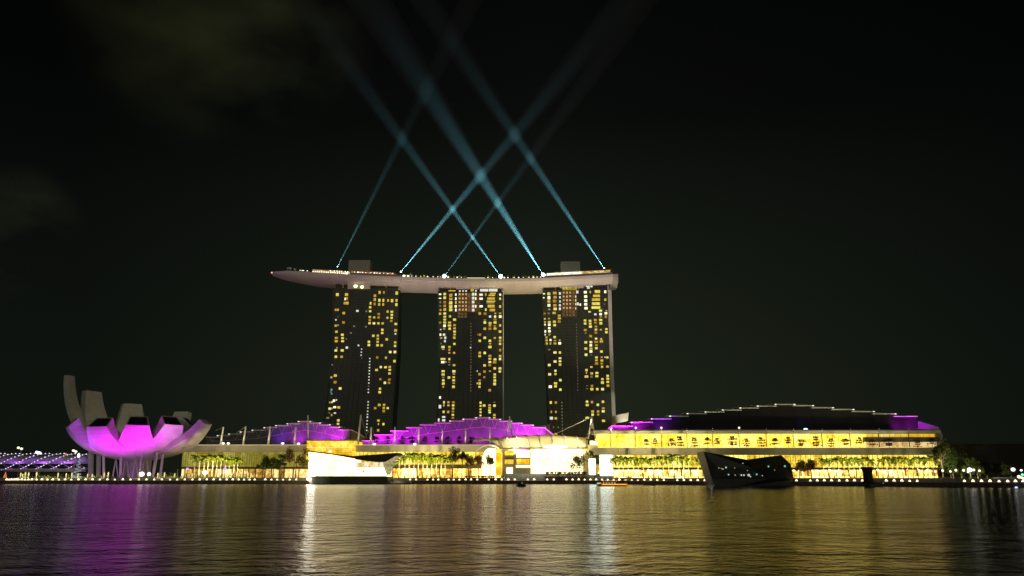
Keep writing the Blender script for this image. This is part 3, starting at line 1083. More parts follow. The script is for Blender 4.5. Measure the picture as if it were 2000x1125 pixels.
# slanted columns and the round glass lobby below the bowl
PCOL = mat('lobby column', (.42, .40, .42), .5, 0, .1, .3)
for px, py0, py1, w, lean in ((193, 884, 921, 8, 0), (203, 889, 921, 5, -2), (236, 893, 924, 5, 1), (275, 891, 919, 5, 5), (303, 889, 917, 6, 7), (316, 893, 917, 5, 5), (178, 880, 920, 10, 0)):
    yy = 626 if px not in (178, 193) else 640
    a = W(px - lean * .5, py1 + 4, yy); b = W(px + lean * .5, py0 - 6, yy + 6)
    a.z = 4.2
    MB().tube([a, b], [w * .19, w * .21], 8).build('column', PCOL, museum)
for k, px in enumerate((224, 229, 243, 250, 262, 268, 280, 289)):
    a = W(px + (3 if k % 2 else -3), 922, 630); a.z = 4.2
    b = W(px - (3 if k % 2 else -3), 893, 640)
    MB().tube([a, b], .55, 6).build('brace', M_PETAL, museum)
LOB = interior('museum lobby', [(.02, .008, .03), (.06, .03, .08), (.14, .10, .12), (.5, .42, .25)], .55, 2.0, 3.0, 2.0)
mb = MB(); mb.lathe((MC.x, MC.y, 0), [(11, 4.2), (11, MZ0 + 1)], 24); mb.build('lobby_glazing', mat('lobby wall', (.34, .30, .36), .4, 0, .35, .3), museum)
MAG = (.88, .012, .95); VIO = (.46, .12, 1.0); VIO2 = (.62, .03, 1.0)
for px, tpx, tpy, w, c, ang in ((190, 190, 852, 85000, VIO2, 62), (222, 218, 862, 95000, MAG, 68), (262, 264, 856, 125000, MAG, 68), (312, 320, 856, 115000, MAG, 68), (150, 146, 852, 60000, VIO, 64), (366, 362, 850, 75000, VIO, 60)):
    a = W(px, 930, 592); a.z = 3.4
    lamp('museum_floodlight', 'SPOT', a, W(tpx, tpy, 612), w, c, .8, ang)
a = W(425, 926, 603); a.z = 4.8
lamp('museum_floodlight', 'SPOT', a, W(398, 852, 636), 75000, (1.0, .52, .62), .8, 66)
lamp('bowl_fill', 'POINT', MC + Vector((-6, 0, 36)), None, 7000, (1.0, .86, .52), 3.0)  # unseen lamp added to warm the rear petals
for px, w in ((190, 2600), (225, 2600), (262, 3000), (300, 2600)):
    lamp('column_uplight', 'SPOT', W(px, 922, 612), W(px, 905, 640), w, (.60, .12, 1.0), .6, 120)

# ------------------------------------------------------------------ shopping arcade: stepped roofs
def steps(name, label, segs, base_py, Y, depth, mroof, xl=None, tail=None, strut=True, lampc=None):
    """segs: (px0, px1, py) of each roof plate's front edge"""
    x0 = segs[0][0]; x1 = segs[-1][1]
    base = W((x0 + x1) / 2, base_py, Y); 
    t = thing(name, label, 'roof', base, 'stepped roofs of the shopping arcade')
    for i, (a, b, py) in enumerate(segs):
        mid = i / max(1, len(segs) - 1)
        yo = 0
        A, B = W(a, py, Y), W(b, py, Y)
        zb = zat(base_py, Y)
        # clerestory wall under the plate
        MB().box(A.x, B.x, Y + 2.2, Y + 3.2, zb, A.z - .35).build('clerestory', mroof, t)
        # roof plate, tilting back and down
        mb = MB()
        ov = .9
        rows = []
        for k, (dy, dz) in enumerate(((0, 0), (14, 1.5), (30, -1.0), (48, -7), (depth, -16))):
            z = max(zb, A.z + dz * min(1, (A.z - zb) / 14))
            rows.append([Vector((A.x - ov * (i > 0), Y + dy, z)), Vector((B.x + ov * (i < len(segs) - 1), Y + dy, z)),
                         Vector((B.x + ov * (i < len(segs) - 1), Y + dy, z - .75)), Vector((A.x - ov * (i > 0), Y + dy, z - .75))])
        mb.strip(rows, close=True); mb.add(rows[0], [(0, 1, 2, 3)]); mb.add(rows[-1], [(3, 2, 1, 0)])
        mb.build('roof_plate', M_WHITE, t)
        if strut and A.z - zb > 6:
            c = (A.x + B.x) / 2; hw = (B.x - A.x) * .26
            zz = A.z - min(7.5, (A.z - zb) * .55)
            m = MB()
            m.tube([(c - hw, Y + 1.2, A.z - .5), (c, Y + 1.9, zz)], .11, 4); m.tube([(c + hw, Y + 1.2, A.z - .5), (c, Y + 1.9, zz)], .11, 4)
            m.build('strut', M_WHITE, t)
    # long tie beam across the bays
    pts = []
    for (a, b, py) in segs:
        A = W((a + b) / 2, py, Y); zb = zat(base_py, Y)
        pts.append(Vector((A.x, Y + 1.9, A.z - min(7.5, (A.z - zb) * .55))))
    if strut:
        MB().tube(pts, .14, 5).build('tie_beam', M_WHITE, t)
    if lampc:
        for i in range(len(segs) - 1):
            (a, b, p), (c, d_, q) = segs[i], segs[i + 1]
            if lampc(i):
                MB().ball(W(b, min(p, q) + .8, Y - .4), .5 + .35 * random.random(), .4, .38).build('corner_lamp', glow('roof corner lamp', (1.0, .92, .80), 1.4), t)
    return t


LS = [(402, 425, 853), (425, 447, 850), (447, 470, 847), (470, 493, 843), (493, 516, 839.5), (516, 539, 834.5), (539, 561, 830.5), (561, 583, 826.8), (583, 606, 822.5), (606, 625, 825.5), (625, 644, 829), (644, 663, 833.5), (663, 683, 839)]
roofL = steps('stepped_roof', 'stepped roof rising behind four leaning masts, dark on the left and purple on the right', LS, 869, 700, 60, M_ROOFW, lampc=lambda i: True)
LC = [(705, 732, 860), (732, 764, 848.5), (764, 795, 841), (795, 822, 834.5), (822, 850, 829), (850, 879, 825.6), (879, 905, 821.5), (905, 930, 818), (930, 956, 815.3), (956, 977, 818.5), (977, 998, 822), (998, 1019, 826), (1019, 1041, 829.7), (1041, 1066, 834.2)]
roofC = steps('stepped_roof', 'stepped roof bathed wholly in purple light in front of the middle tower', LC, 869, 668, 70, M_ROOFW, lampc=lambda i: i > 4)
LR = [(1194, 1234, 831.5), (1234, 1273, 824), (1273, 1309, 817.3), (1309, 1343, 812), (1343, 1378, 807), (1378, 1412, 803.8), (1412, 1446, 800), (1446, 1480, 796), (1480, 1515, 792.3), (1515, 1552, 789), (1552, 1588, 791.5), (1588, 1627, 795.5), (1627, 1667, 799), (1667, 1707, 803), (1707, 1749, 807.5), (1749, 1793, 812.3)]
roofR = steps('stepped_roof', 'longest stepped roof, nearly black with purple only at its two ends', LR, 842, 612, 75, mat('black roof clerestory', (.018, .014, .018), .5, 0, .25, .12, .2), strut=False, lampc=lambda i: True)
# sloping ends of the roofs
mb = MB(); mb.prism([(683, 839), (683, 868), (714, 868), (711, 854), (700, 847)], 704, 40); mb.build('roof_end', mat('olive roof end', (.16, .14, .09), .6, 0, .1, .2), roofL)
MB().tube([W(683, 838.5, 703), W(698, 845, 703), W(712, 854, 703)], .5, 5).build('edge_beam', M_PALE, roofL)
MB().prism([(1793, 822), (1793, 838), (1836, 838), (1834, 834)], 614, 40).build('roof_end', M_ROOFW, roofR)
MB().prism([(1183, 843), (1196, 831.5), (1196, 844)], 613, 40).build('roof_end', M_ROOFW, roofR)
MB().tube([W(1183, 843, 611.5), W(1196, 831, 611.5)], .4, 5).build('edge_beam', M_PALE, roofR)
MB().prism([(1066, 838), (1066, 868), (1085, 868), (1082, 850)], 672, 40).build('roof_end', MATS['olive roof end'], roofC)
MB().tube([W(1062, 834, 669), W(1082, 850, 669)], .6, 5).build('edge_beam', M_PALE, roofC)
# purple floodlights at the foot of the roofs
PURP = (.66, .015, .90); PURM = (.86, .012, 1.0)
for px, w, c in ((545, 7000, (.35, .04, 1.0)), (580, 15000, PURP), (620, 18000, PURP), (655, 34000, PURM)):
    lamp('roof_floodlight', 'SPOT', W(px, 866, 691), W(px + 2, 849, 702), w * 1.2, c, .8, 90)
for px, w, c in ((725, 34000, PURM), (760, 46000, PURM), (800, 32000, PURM), (845, 20000, PURM), (890, 16000, PURM), (935, 16000, PURM), (980, 26000, PURM), (1020, 62000, PURM), (1050, 54000, PURM)):
    lamp('roof_floodlight', 'SPOT', W(px, 866, 656), W(px + 2, 842, 670), w, c, .8, 105)
for px, w, c in ((1200, 40000, PURM), (1222, 65000, PURM), (1250, 52000, PURP), (1295, 18000, (.4, .04, 1.0)), (1762, 22000, PURP), (1790, 20000, PURP), (1815, 10000, PURP)):
    lamp('roof_floodlight', 'SPOT', W(px, 839, 604), W(px, 825, 614), w, c, .8, 105)
lamp('roof_floodlight', 'SPOT', W(1573, 836, 606), W(1573, 812, 614), 900, (.1, .3, 1.0), .3, 110)

# ------------------------------------------------------------------ shopping arcade: podium
MY = 640.0
GLZ = interior('arcade glazing', [(.20, .17, .012), (.44, .38, .035), (.60, .53, .06), (.95, .82, .2)], .52, 4.6, 30.0, 1.0, mortar=.01)
GLZ2 = interior('arcade upper storey', [(.34, .16, .004), (.68, .40, .020), (.94, .64, .055), (1.0, .78, .17)], 2.0, 6.5, 3.0, 4.0, mortar=.03)
GLZ3 = interior('arcade lower storey', [(.22, .13, .005), (.46, .30, .018), (.75, .56, .06), (1.0, .80, .17)], 1.85, 7.0, 30.0, 6.0, mortar=.01)
GLO = interior('amber lounge windows', [(.75, .34, .01), (.95, .50, .02), (1.0, .60, .03), (1.0, .82, .25)], .95, 5.0, 8.0, 8.0, mortar=.01)
SHOP = interior('lit shopfronts', [(.02, .010, .002), (.16, .08, .01), (.42, .22, .025), (.95, .62, .14), (1.0, .78, .32)], 3.0, 5.5, 30.0, 2.5, mortar=.05)
SLABM = mat('podium edge slab', (.46, .41, .32), .6, 0, .10, .15)
LINEM = glow('ledge light line', (1.0, .85, .45), .9)
MULM = mat('mullion', (.18, .16, .09), .5, .2, .1, .5)


def podium(label, px0, px1, roof_py, slab_py, gl_py, shop_py, foot_py, Y, dep, glz, bay, rows_n=5, shop=None):
    base = W((px0 + px1) / 2, foot_py, Y); base.z = 4.3
    t = thing('arcade_building', label, 'shopping arcade', base, 'podium buildings of the shopping arcade')
    MB().pbox(px0, px1, roof_py, slab_py, Y - 3, dep).build('edge_slab', SLABM, t)
    pm = MB().pbox(px0, px1, roof_py - .9, roof_py - .2, Y - 3.2, .5); pm.build('ledge_light', LINEM, t)
    MB().pbox(px0 + 1, px1 - 1, slab_py, gl_py, Y, dep - 4).build('glazing', glz, t)
    mb = MB()
    x0, x1 = W(px0, slab_py, Y).x, W(px1, slab_py, Y).x
    z0, z1 = zat(gl_py, Y), zat(slab_py, Y)
    k = int((x1 - x0) / bay)
    for i in range(1, k):
        x = x0 + (x1 - x0) * i / k
        mb.box(x - .12, x + .12, Y - .3, Y - .01, z0, z1)
    for j in range(1, rows_n):
        z = z0 + (z1 - z0) * j / rows_n
        mb.box(x0 + .5, x1 - .5, Y - .22, Y - .012, z - .08, z + .08)
    mb.build('mullions', MULM, t)
    MB().pbox(px0, px1, gl_py, shop_py, Y - 4, 6).build('awning', mat('shop awning', (.20, .15, .09), .7, 0, .2, .3), t)
    z0 = zat(shop_py, Y)
    MB().box(W(px0, shop_py, Y).x, W(px1, shop_py, Y).x, Y + .3, Y + 20, 4.2, z0).build('shopfront', shop or SHOP, t)
    rr = random.Random(int(px0))
    for i in range(0, k + 1, 3):
        x = x0 + (x1 - x0) * (i + rr.uniform(-.6, .6)) / k
        q = rr.uniform(.2, .42)
        MB().box(x - q, x + q, Y - 3.6, Y - 2.9, 4.2, z0).build('pillar', MULM, t)
    # joints across the slab
    nn = int((px1 - px0) / 24)
    for i in range(1, nn):
        q = px0 + (px1 - px0) * i / nn
        MB().tube([W(q + 1.5, roof_py + .5, Y - 3.04), W(q, slab_py - .3, Y - 3.04)], .07, 4).build('panel_joint', mat('pale joint', (.5, .46, .36), .6), t)
    return t


podium('low arcade building with pale green glazing beside the flower shaped building', 355, 599, 869.5, 883, 911.5, 916, 934, MY + 30, 60, GLZ, 1.9, 8, interior('dim shopfronts', [(.02, .010, .002), (.16, .08, .01), (.42, .24, .04), (.95, .66, .2), (1.0, .84, .42)], 1.35, 5.5, 30.0, 2.5, mortar=.05))
podC = podium('low arcade building with grey slab panels under the all purple roof', 694, 985, 869.5, 882.5, 907, 915, 932, MY, 60, GLZ3, 3.2, 4)
RY = 598.0
podR = thing('arcade_building', 'long two storey arcade building with an amber upper storey under the black roof', 'shopping arcade', W(1505, 930, RY), 'podium buildings of the shopping arcade')
def rpart(nm, m, px0, px1, p0, p1, Y, dep):
    return MB().pbox(px0, px1, p0, p1, Y, dep).build(nm, m, podR)
rpart('roof_fascia', M_PALE, 1160, 1838, 841, 846.5, RY - 4, 20)
rpart('roof_deck', SLABM, 1160, 1837, 839, 840.9, RY - 1, 60)
rpart('upper_glazing', GLZ2, 1170, 1693, 846.7, 873, RY + 5, 30)
rpart('upper_glazing', GLO, 1693, 1836, 842, 873, RY + 5, 30)
rpart('sun_screen', mat('brown sun screen', (.20, .16, .10), .6, 0, .1, .2), 1688, 1842, 853.5, 863, RY - .5, 3)
for a, b in ((1690, 1838),):
    rpart('lower_lounge_glazing', interior('lounge tables', [(.22, .10, .02), (.6, .34, .08), (.95, .62, .25), (1, .85, .5)], .8, 2.2, 3.0, 11.0), 1693, 1832, 863.2, 872.8, RY + 3, 1.5)
for px in (1192, 1241, 1292, 1342, 1392, 1444, 1497, 1550, 1606, 1661, 1717, 1776, 1831):
    MB().pbox(px - .55, px + .55, 846.7, 873, RY - 2.5, .8).build('post', MULM, podR)
    MB().tube([W(px, 846, RY - 4.5), W(px, 836.5, RY - 4.5)], .22, 5).build('finial', M_PALE, podR)
mb = MB()
for i in range(60):
    x = 1172 + i * 11.1
    mb.pbox(x - .12, x + .12, 846.7, 873, RY + 4.6, .3)
mb.pbox(1171, 1836, 851.5, 852, RY + 4.5, .3)
mb.build('mullions', MULM, podR)
rpart('terrace_slab', SLABM, 1160, 1840, 874.5, 888, RY - 6, 40)
rpart('ledge_light', LINEM, 1175, 1690, 873.4, 874.2, RY - 6.2, .4)
rpart('lower_glazing', GLZ3, 1172, 1836, 888, 913, RY + 8, 24)
rpart('end_wall', M_CONC, 1836, 1842, 846.6, 873.5, RY - 2, 20)
mb = MB()
for i in range(1, 66):
    x = 1172 + i * 10.06
    mb.pbox(x - .3, x + .3, 888.2, 913, RY + 7.5, .45)
for y in (892, 900, 906):
    mb.pbox(1172, 1836, y - .2, y + .2, RY + 7.6, .3)
mb.build('mullions', MULM, podR)
rpart('awning', MATS['shop awning'], 1196, 1842, 913, 917.5, RY + 2, 8)
z0 = zat(917.5, RY)
MB().box(W(1172, 917, RY).x, W(1842, 917, RY).x, RY + 8.5, RY + 28, 4.2, z0).build('shopfront', SHOP, podR)
for i in range(34):
    x = 1200 + i * 19 + random.uniform(-4, 4)
    q = random.uniform(.5, 1.1)
    MB().pbox(x - q, x + q, 917.6, 930.5, RY + 3, .9).build('pillar', MULM, podR)
for i in range(1, 28):
    q = 1160 + i * 24.3
    MB().tube([W(q + 1.5, 875.2, RY - 6.04), W(q, 887.5, RY - 6.04)], .07, 4).build('panel_joint', MATS['pale joint'], podR)
# square glass entrance hall with a lit truss roof
hall = thing('entrance_hall', 'yellow lit glass box with a trussed roof rising behind the white pavilion', 'entrance hall', W(646, 890, 634))
YB = interior('entrance hall interior', [(.26, .11, .001), (.55, .30, .006), (.80, .48, .022), (1.0, .66, .10)], 1.7, 4.0, 3.4, 12.0)
MB().pbox(598.5, 693.5, 861, 897, 634, 30).build('glazing', YB, hall)
MB().pbox(597, 695, 858.8, 860.9, 633, 33).build('roof', M_CONC, hall)
mb = MB()
for i in range(0, 33):
    x = 599 + i * 2.93
    mb.pbox(x - .12, x + .12, 876, 897, 633.7, .25)
for y in (876, 880, 884, 888, 892):
    mb.pbox(599, 693, y - .15, y + .15, 633.6, .2)
mb.build('mullions', MULM, hall)
mb = MB()
for i in range(6):
    x = 601 + i * 15.5
    mb.tube([W(x, 861.5, 633.5), W(x + 7.7, 873, 633.5), W(x + 15, 861.5, 633.5)], .22, 4)
mb.tube([W(599, 874.5, 633.5), W(693, 874.5, 633.5)], .25, 4)
mb.build('glowing_truss', glow('truss glow', (1.0, .88, .40), 1.0), hall)  # lit steel truss, its brightness put in as emission
# louvred plant boxes behind the roofs
LOUV = mat('louvred box', (.33, .31, .24), .7, 0, .08, .3)
for pts, lab in (([(1196, 813), (1228, 805.5), (1226, 822), (1210, 824), (1196, 829)], 'pale louvred box with a curved underside at the right foot of the third tower'),
                 ([(1052, 833), (1074, 828), (1075, 846), (1052, 850)], 'small grey louvred box peeking over the right end of the purple roof')):
    o = MB().prism(pts, 760, 12).build('louvre_box', LOUV, loc=W(pts[0][0], pts[-1][1], 760))
    tag(o, lab, 'plant box')

# ------------------------------------------------------------------ masts with stays
def mast(label, base, top, r=.45, stays=(), Y=640, second=None):
    b, t_ = W(*base, Y), W(*top, Y)
    lamp('mast_fill', 'SPOT', b + Vector((0, -3.0, .4)), t_, 2600, (1.0, .92, .80), .3, 60)  # spot added at the foot to brighten the pole
    t = thing('mast', label, 'mast', b, 'masts along the arcade roofs')
    MB().tube([b, t_], [r * 1.15, r * .8], 8).build('pole', M_PALE, t)
    if second:
        MB().tube([W(*second, Y), t_], [r * 1.1, r * .8], 8).build('pole', M_PALE, t)
    for s in stays:
        MB().tube([t_, W(*s, Y + 14)], .13, 4).build('stay', M_PALE, t)


mast('leaning white mast nearest the flower shaped building, before the dark roof steps', (431, 868), (436.5, 834), .8, ((421, 841),), 668)
mast('second leaning white mast from the flower shaped building', (475, 868), (480.5, 833), .8, ((462, 845),), 668)
mast('third leaning white mast from the flower shaped building, at the middle of the dark steps', (524, 868), (528, 833), .8, (), 668)
mast('fourth white mast from the flower shaped building, with stays spread like a tripod', (575, 868), (578, 834), .75, ((562, 862), (593, 862)), 668)
mast('slim upright mast through the crest of the left stepped roof', (602, 856), (601.5, 811), .55, (), 676)
mast('tall leaning mast with a pinkish tip between the left and middle roofs', (699, 868), (705, 810), .8, ((717, 858),))
mast('white tripod mast at the left foot of the all purple roof', (724, 868), (725, 834), .75, ((711, 856), (733, 852)))
mast('first upright white mast before the all purple roof, right of the tripod mast', (770.5, 868), (771.5, 834), .6)
mast('second upright white mast before the all purple roof, right of the tripod mast', (817, 868), (818, 833), .7)
mast('third upright mast before the all purple roof, right of the tripod mast', (863, 868), (864, 836), .5)
mast('fourth upright mast before the all purple roof, right of the tripod mast', (909, 868), (909.5, 836), .5)
mast('fifth upright mast before the all purple roof, above the arched doorway', (957, 866), (957, 836), .45)
mast('tall two legged mast over the right end of the purple roof', (990, 852), (995.5, 813), .6, (), 632, (1001.5, 852))
mast('tall two legged mast between the pale canopy and the amber arcade', (1148.5, 857), (1156, 814), .6, ((1088, 846), (1075, 852)), 604, (1163.5, 857))
mast('small tripod mast at the left tip of the black roof', (1194, 846), (1194, 834), .5, ((1184, 846), (1202, 846)), 594)
LMP = glow('roof terrace lamp', (1.0, .93, .7), 2.2)
for i, (px, py) in enumerate(((436, 866), (446, 866), (552, 866), (583, 866.5), (731, 867.5), (810, 867.5), (645, 881.5))):
    yl = 664 if px < 600 else 634
    o = MB().ball(W(px, py, yl), 1.3, .7, .75).build('terrace_lamp', LMP, loc=W(px, py, yl))
    tag(o, nth(i + 1) + ' white lamp along the grey slab edge, counting from the flower shaped building', 'lamp', 'lamps on the slab edge')
o = MB().ball(W(1573.5, 838, 600), 1.6, .6, .7).build('terrace_lamp', glow('blue white flood lens', (.45, .65, 1.0), 3.0), loc=W(1573, 838, 600))
tag(o, 'bluish white floodlight at the foot of the black roof', 'lamp')
for px, lab in ((1242, 'left one of two globe lamps before the purple end of the black roof'), (1292, 'right one of two globe lamps before the purple end of the black roof'), (1444, 'orange globe lamp before the middle of the black roof')):
    b = W(px, 841, RY - 4.5)
    t = thing('globe_lamp', lab, 'lamp', b, 'globe lamps on the arcade roof')
    MB().tube([b, b + Vector((0, 0, 1.6))], .1, 5).build('post', M_PALE, t)
    MB().ball(b + Vector((0, 0, 2.0)), .75).build('globe', glow('globe', (1, .8, .5), 2.0), t)

# ------------------------------------------------------------------ curved pale canopy over the event plaza
CANM = mat('cream canopy shell', (.60, .54, .36), .5, 0, .06, .2)
_n, _l = CANM.node_tree.nodes, CANM.node_tree.links
_t = _n.new('ShaderNodeBsdfTranslucent'); _t.inputs['Color'].default_value = (.62, .55, .32, 1)
_m = _n.new('ShaderNodeMixShader'); _m.inputs[0].default_value = .5
_l.new(_n['Principled BSDF'].outputs[0], _m.inputs[1]); _l.new(_t.outputs[0], _m.inputs[2]); _l.new(_m.outputs[0], _n['Material Output'].inputs['Surface'])
RIBM = mat('white canopy rib', (.80, .78, .68), .4, 0, .04, .3)
can = thing('event_canopy', 'broad curved cream canopy with white ribs between the purple roof and the amber arcade', 'canopy', W(1060, 930, 600))


def arc(px):
    """crest row of the canopy at a pixel column"""
    u = (px - 1052) / 126.0
    return 851.0 + 10.0 * u * u + (1.5 if px < 1000 else 0)


rows = []
for i in range(25):
    px = 922 + (1150 - 922) * i / 24
    top = W(px, arc(px), 632)
    low = W(min(px + 6 + 26 * max(0, 1 - i / 12), 1147), 875.5 if i > 4 else 858 + 17.5 * i / 4, 606)
    row = []
    for k in range(7):
        v = k / 6
        p = top.lerp(low, v)
        p.z += 3.2 * math.sin(math.pi * v) * (1 if i > 2 else .4)
        row.append(p)
    rows.append(row)
mb = MB(); mb.strip(rows); mb.build('shell', CANM, can, smooth=True)
for px in (925, 958, 982, 1003, 1025, 1050, 1074, 1100, 1124, 1144):
    i = (px - 922) / (1150 - 922) * 24
    a = int(min(23, i)); f = i - a
    pts = [rows[a][k].lerp(rows[a + 1][k], f) + Vector((0, -.5, .5)) for k in range(7)]
    MB().tube(pts, .50, 5).build('rib', RIBM, can)
mb = MB(); mb.tube([r[6] + Vector((0, -.2, 0)) for r in rows[4:]], .4, 5); mb.build('front_edge', M_CONC, can)
mb = MB(); mb.tube([r[0] for r in rows], .5, 5); mb.build('ridge', CANM, can)
MB().ball(W(1085, 872, 605), 10.0, 1.5, 1.5, 12, 8).build('skylight', glow('white hot skylight', (1, .98, .82), 1.5), can)
for px, w in ((965, 5500), (1005, 8000), (1050, 11500), (1095, 13000), (1135, 8000)):
    lamp('canopy_lamp', 'SPOT', W(px, 884, 609), W(px, 855, 617), w, (1.0, .88, .48), 1.5, 150)
lamp('canopy_lamp', 'SPOT', W(1022, 878, 607), W(1020, 860, 618), 9000, (1.0, .10, .80), .5, 110)
lamp('canopy_fill', 'SPOT', W(995, 816, 608), W(1010, 870, 612), 60000, (1.0, .92, .60), .5, 80)  # spots added at the mast tops to brighten canopy and ribs
lamp('canopy_fill', 'SPOT', W(1156, 817, 602), W(1090, 868, 612), 80000, (1.0, .92, .60), .5, 80)
# event hall below the canopy: tall white-hot glass front, windowed block, arched doorway
hall2 = thing('event_hall', 'white glaring event hall under the curved cream canopy', 'event hall', W(1070, 930, 612))
WHITE = interior('event hall glare', [(.55, .43, .17), (.85, .67, .30), (1.0, .82, .42), (1.0, .88, .50)], 2.7, 9.0, 7.0, 21.0)
MB().pbox(1037, 1138, 876.5, 930, 612, 12).build('glass_front', WHITE, hall2)
CRM = mat('cream render', (.58, .50, .33), .6, 0, .08, .2)
MB().pbox(981, 1036.5, 876.8, 932, 612, 14).build('block', CRM, hall2)
for (a, b, c, d, m) in ((986, 1003, 881, 889, 'y'), (1009, 1034.5, 880, 894, 'w'), (1009, 1034.5, 896.5, 906, 'y'), (986, 1003, 897.5, 906, 'o'), (1008, 1036, 908.5, 913, 'w'), (989.5, 1001, 913, 925, 'w')):
    MB().pbox(a, b, c, d, 611.6, .3).build('window', {'y': YB, 'w': WHITE, 'o': GLO}[m], hall2)
for (a, b, c, d) in ((986, 1003.5, 894.6, 896.6), (1008.5, 1035, 894.8, 896)):
    MB().pbox(a, b, c, d, 611.3, .6).build('dark_lintel', MULM, hall2)
MB().pbox(1138.5, 1170, 869, 931, 614, 12).build('pier', CRM, hall2)
MB().pbox(1153.5, 1169, 861, 868.5, 612, 6).build('window', WHITE, hall2)
MB().prism([(1146, 857), (1170, 861.5), (1170, 862.6), (1146, 858.4)], 608, 6).build('slab', M_DARKM, hall2)
door = thing('arched_doorway', 'tall arched glass doorway with a white curved hood, left of the event hall', 'doorway', W(957, 930, 618))
pts = [(941, 929)] + [(941 + (9 - 9 * math.cos(t)) if False else 957.5 - 16.5 * math.cos(t), 905 - 30 * math.sin(t)) for t in [math.pi * i / 12 * .5 for i in range(13)]] + [(968, 876), (968, 929)]
MB().prism(pts, 618, 8).build('glass', WHITE, door)
MB().pbox(968.5, 981, 877, 929, 619, 8).build('side_glazing', YB, door)
hood = []
for i in range(13):
    u = i / 12
    px = 930 + 52 * u; py = 884 - 15.5 * math.sin(math.pi * (0.08 + .86 * u) ** 1.0)
    hood.append([W(px, py, 612), W(px, py - .5, 624), W(px, py + 1.2, 624), W(px, py + 1.7, 612)])
mb = MB(); mb.strip(hood, close=True); mb.build('hood', M_WHITE, door)
lamp('hood_lamp', 'SPOT', W(957, 893, 604), W(957, 872, 616), 5000, (1, .92, .6), .4, 120)
# two white-hot display walls right of the hall
for a, b, c, d, lab in ((1150.5, 1163, 896, 927, 'narrow white-hot doorway between the tree and the tall white display wall'), (1172, 1196, 889, 929, 'tall greenish white display wall before the first palms')):
    t = thing('display_wall', lab, 'display', W((a + b) / 2, d, 596), 'white display walls')
    MB().pbox(a, b, c, d, 596, .6).build('screen', glow('display', (.88, 1.0, .86), 4.5, 'FRONT', .04, .2), t)
    MB().pbox(a - .7, b + .7, c - .8, d + 1, 596.65, .8).build('frame', M_CONC, t)
# stepped plaza going down to the water
mb = MB()
for k in range(7):
    z0_, z1_ = 2.35, 2.9 + .72 * k
    mb.box(W(985, 935, 602).x, W(1196, 935, 602).x, 593 + k * 2.1, 593 + k * 2.1 + 2.095, z0_, z1_)
struct(mb.build('plaza_steps', mat('pale granite steps', (.46, .46, .42), .7, 0, .1, .3)))

# ------------------------------------------------------------------ the two waterside pavilions
wp = thing('crystal_pavilion', 'white-hot glass pavilion with a dark butterfly roof standing in the water', 'pavilion', W(680, 944, 572))
PY = 574.0
HOT = interior('pavilion glare', [(.55, .44, .19), (.85, .69, .32), (1.0, .83, .42), (1.0, .88, .52)], 2.7, 3.0, 5.0, 31.0)
MB().prism([(602, 882.5), (606, 882.8), (650, 888.5), (694, 896.5), (694, 930.5), (606, 930.5)], PY, 22).build('glass_front', HOT, wp)
MB().prism([(598.5, 879.5), (604, 880), (650, 886), (690, 890.6), (735, 887.5), (777, 884), (776, 889), (752, 902), (735, 902.5), (694, 897.5), (694, 896), (650, 888.2), (602, 882.2)], PY - 1.2, 26).build('roof', mat('dark pavilion roof', (.11, .085, .06), .6, 0, .15, .3), wp)
MB().pbox(694.3, 748, 902.8, 913, PY + 3, 14).build('upper_window', interior('boutique interior', [(.18, .09, .02), (.6, .36, .10), (1.0, .80, .36), (1.0, .95, .7)], .95, 1.6, 3.8, 33.0), wp)
MB().pbox(694.3, 757, 913.2, 930.5, PY + 1, 18).build('glass_front', HOT, wp)
MB().pbox(602.5, 617, 903, 930.3, PY - .35, .3).build('added_streak_panel', glow('added streak panel', (1.0, .93, .75), 9.0, 'FRONT'), wp)  # glowing panel added over the glazing to widen the white water streak
MB().prism([(738, 890.5), (775, 889.2), (762, 912), (756, 929), (750, 913), (748, 902)], PY + .5, 14).build('side_glazing', interior('lattice glazing', [(.12, .09, .03), (.36, .30, .12), (.62, .54, .24), (.9, .82, .5)], .65, 1.2, 1.4, 35.0, mortar=.12), wp)
mb = MB()
for i in range(10):
    mb.tube([W(726 + i * 5, 894 - i * .4, PY - .3), W(719 + i * 5.2 + 3, 896.5, PY - .3)], .28, 4)
mb.build('glowing_louvres', glow('louvre glow', (.85, .66, .30), .7), wp)  # lit louvres made to glow themselves
mb = MB()
for i in range(1, 22):
    x = 606 + i * 4
    mb.pbox(x - .1, x + .1, 883 + (x - 606) * .155 + 1, 930.4, PY - .25, .2)
mb.build('mullions', mat('fine mullion', (.7, .68, .6), .4), wp)
# dark sign of thin strokes on the white wall
mb = MB()
for a, b in (((705.8, 917.5), (705.8, 922.6)), ((708.4, 917.6), (712.2, 922.8)), ((712.2, 917.6), (708.4, 922.8)), ((708.4, 920.2), (712.4, 920.2))):
    mb.tube([W(a[0], a[1], PY + .7), W(b[0], b[1], PY + .7)], .2, 4)
mb.build('sign', M_DARKM, wp)
MB().prism([(605, 930.6), (757, 930.6), (757, 944.8), (611, 944.8)], PY - 2, 26).build('plinth', mat('dark green stone plinth', (.085, .095, .06), .5, 0, .2, .2), wp)
MB().prism([(599, 931), (604.8, 930.6), (611, 944.8), (605, 944.8)], PY - 1.5, 20).build('plinth_edge', mat('pale stone edge', (.42, .38, .27), .6), wp)
mb = MB()
for i in range(38):
    mb.ball(W(607 + i * 3.95, 930.2 + .25 * math.sin(i * 1.7), PY - 1.6), .55, .3, .34, 6, 4)
mb.build('edge_planting', mat('clipped dark shrub', (.03, .035, .02), .7, 0, .4, 1.0), wp)['kind'] = 'stuff'
lamp('pavilion_lamp', 'SPOT', W(603, 945.5, 552) + Vector((0, 0, 1.2)), W(603, 938, 572), 3000, (1, .97, .8), .4, 90)
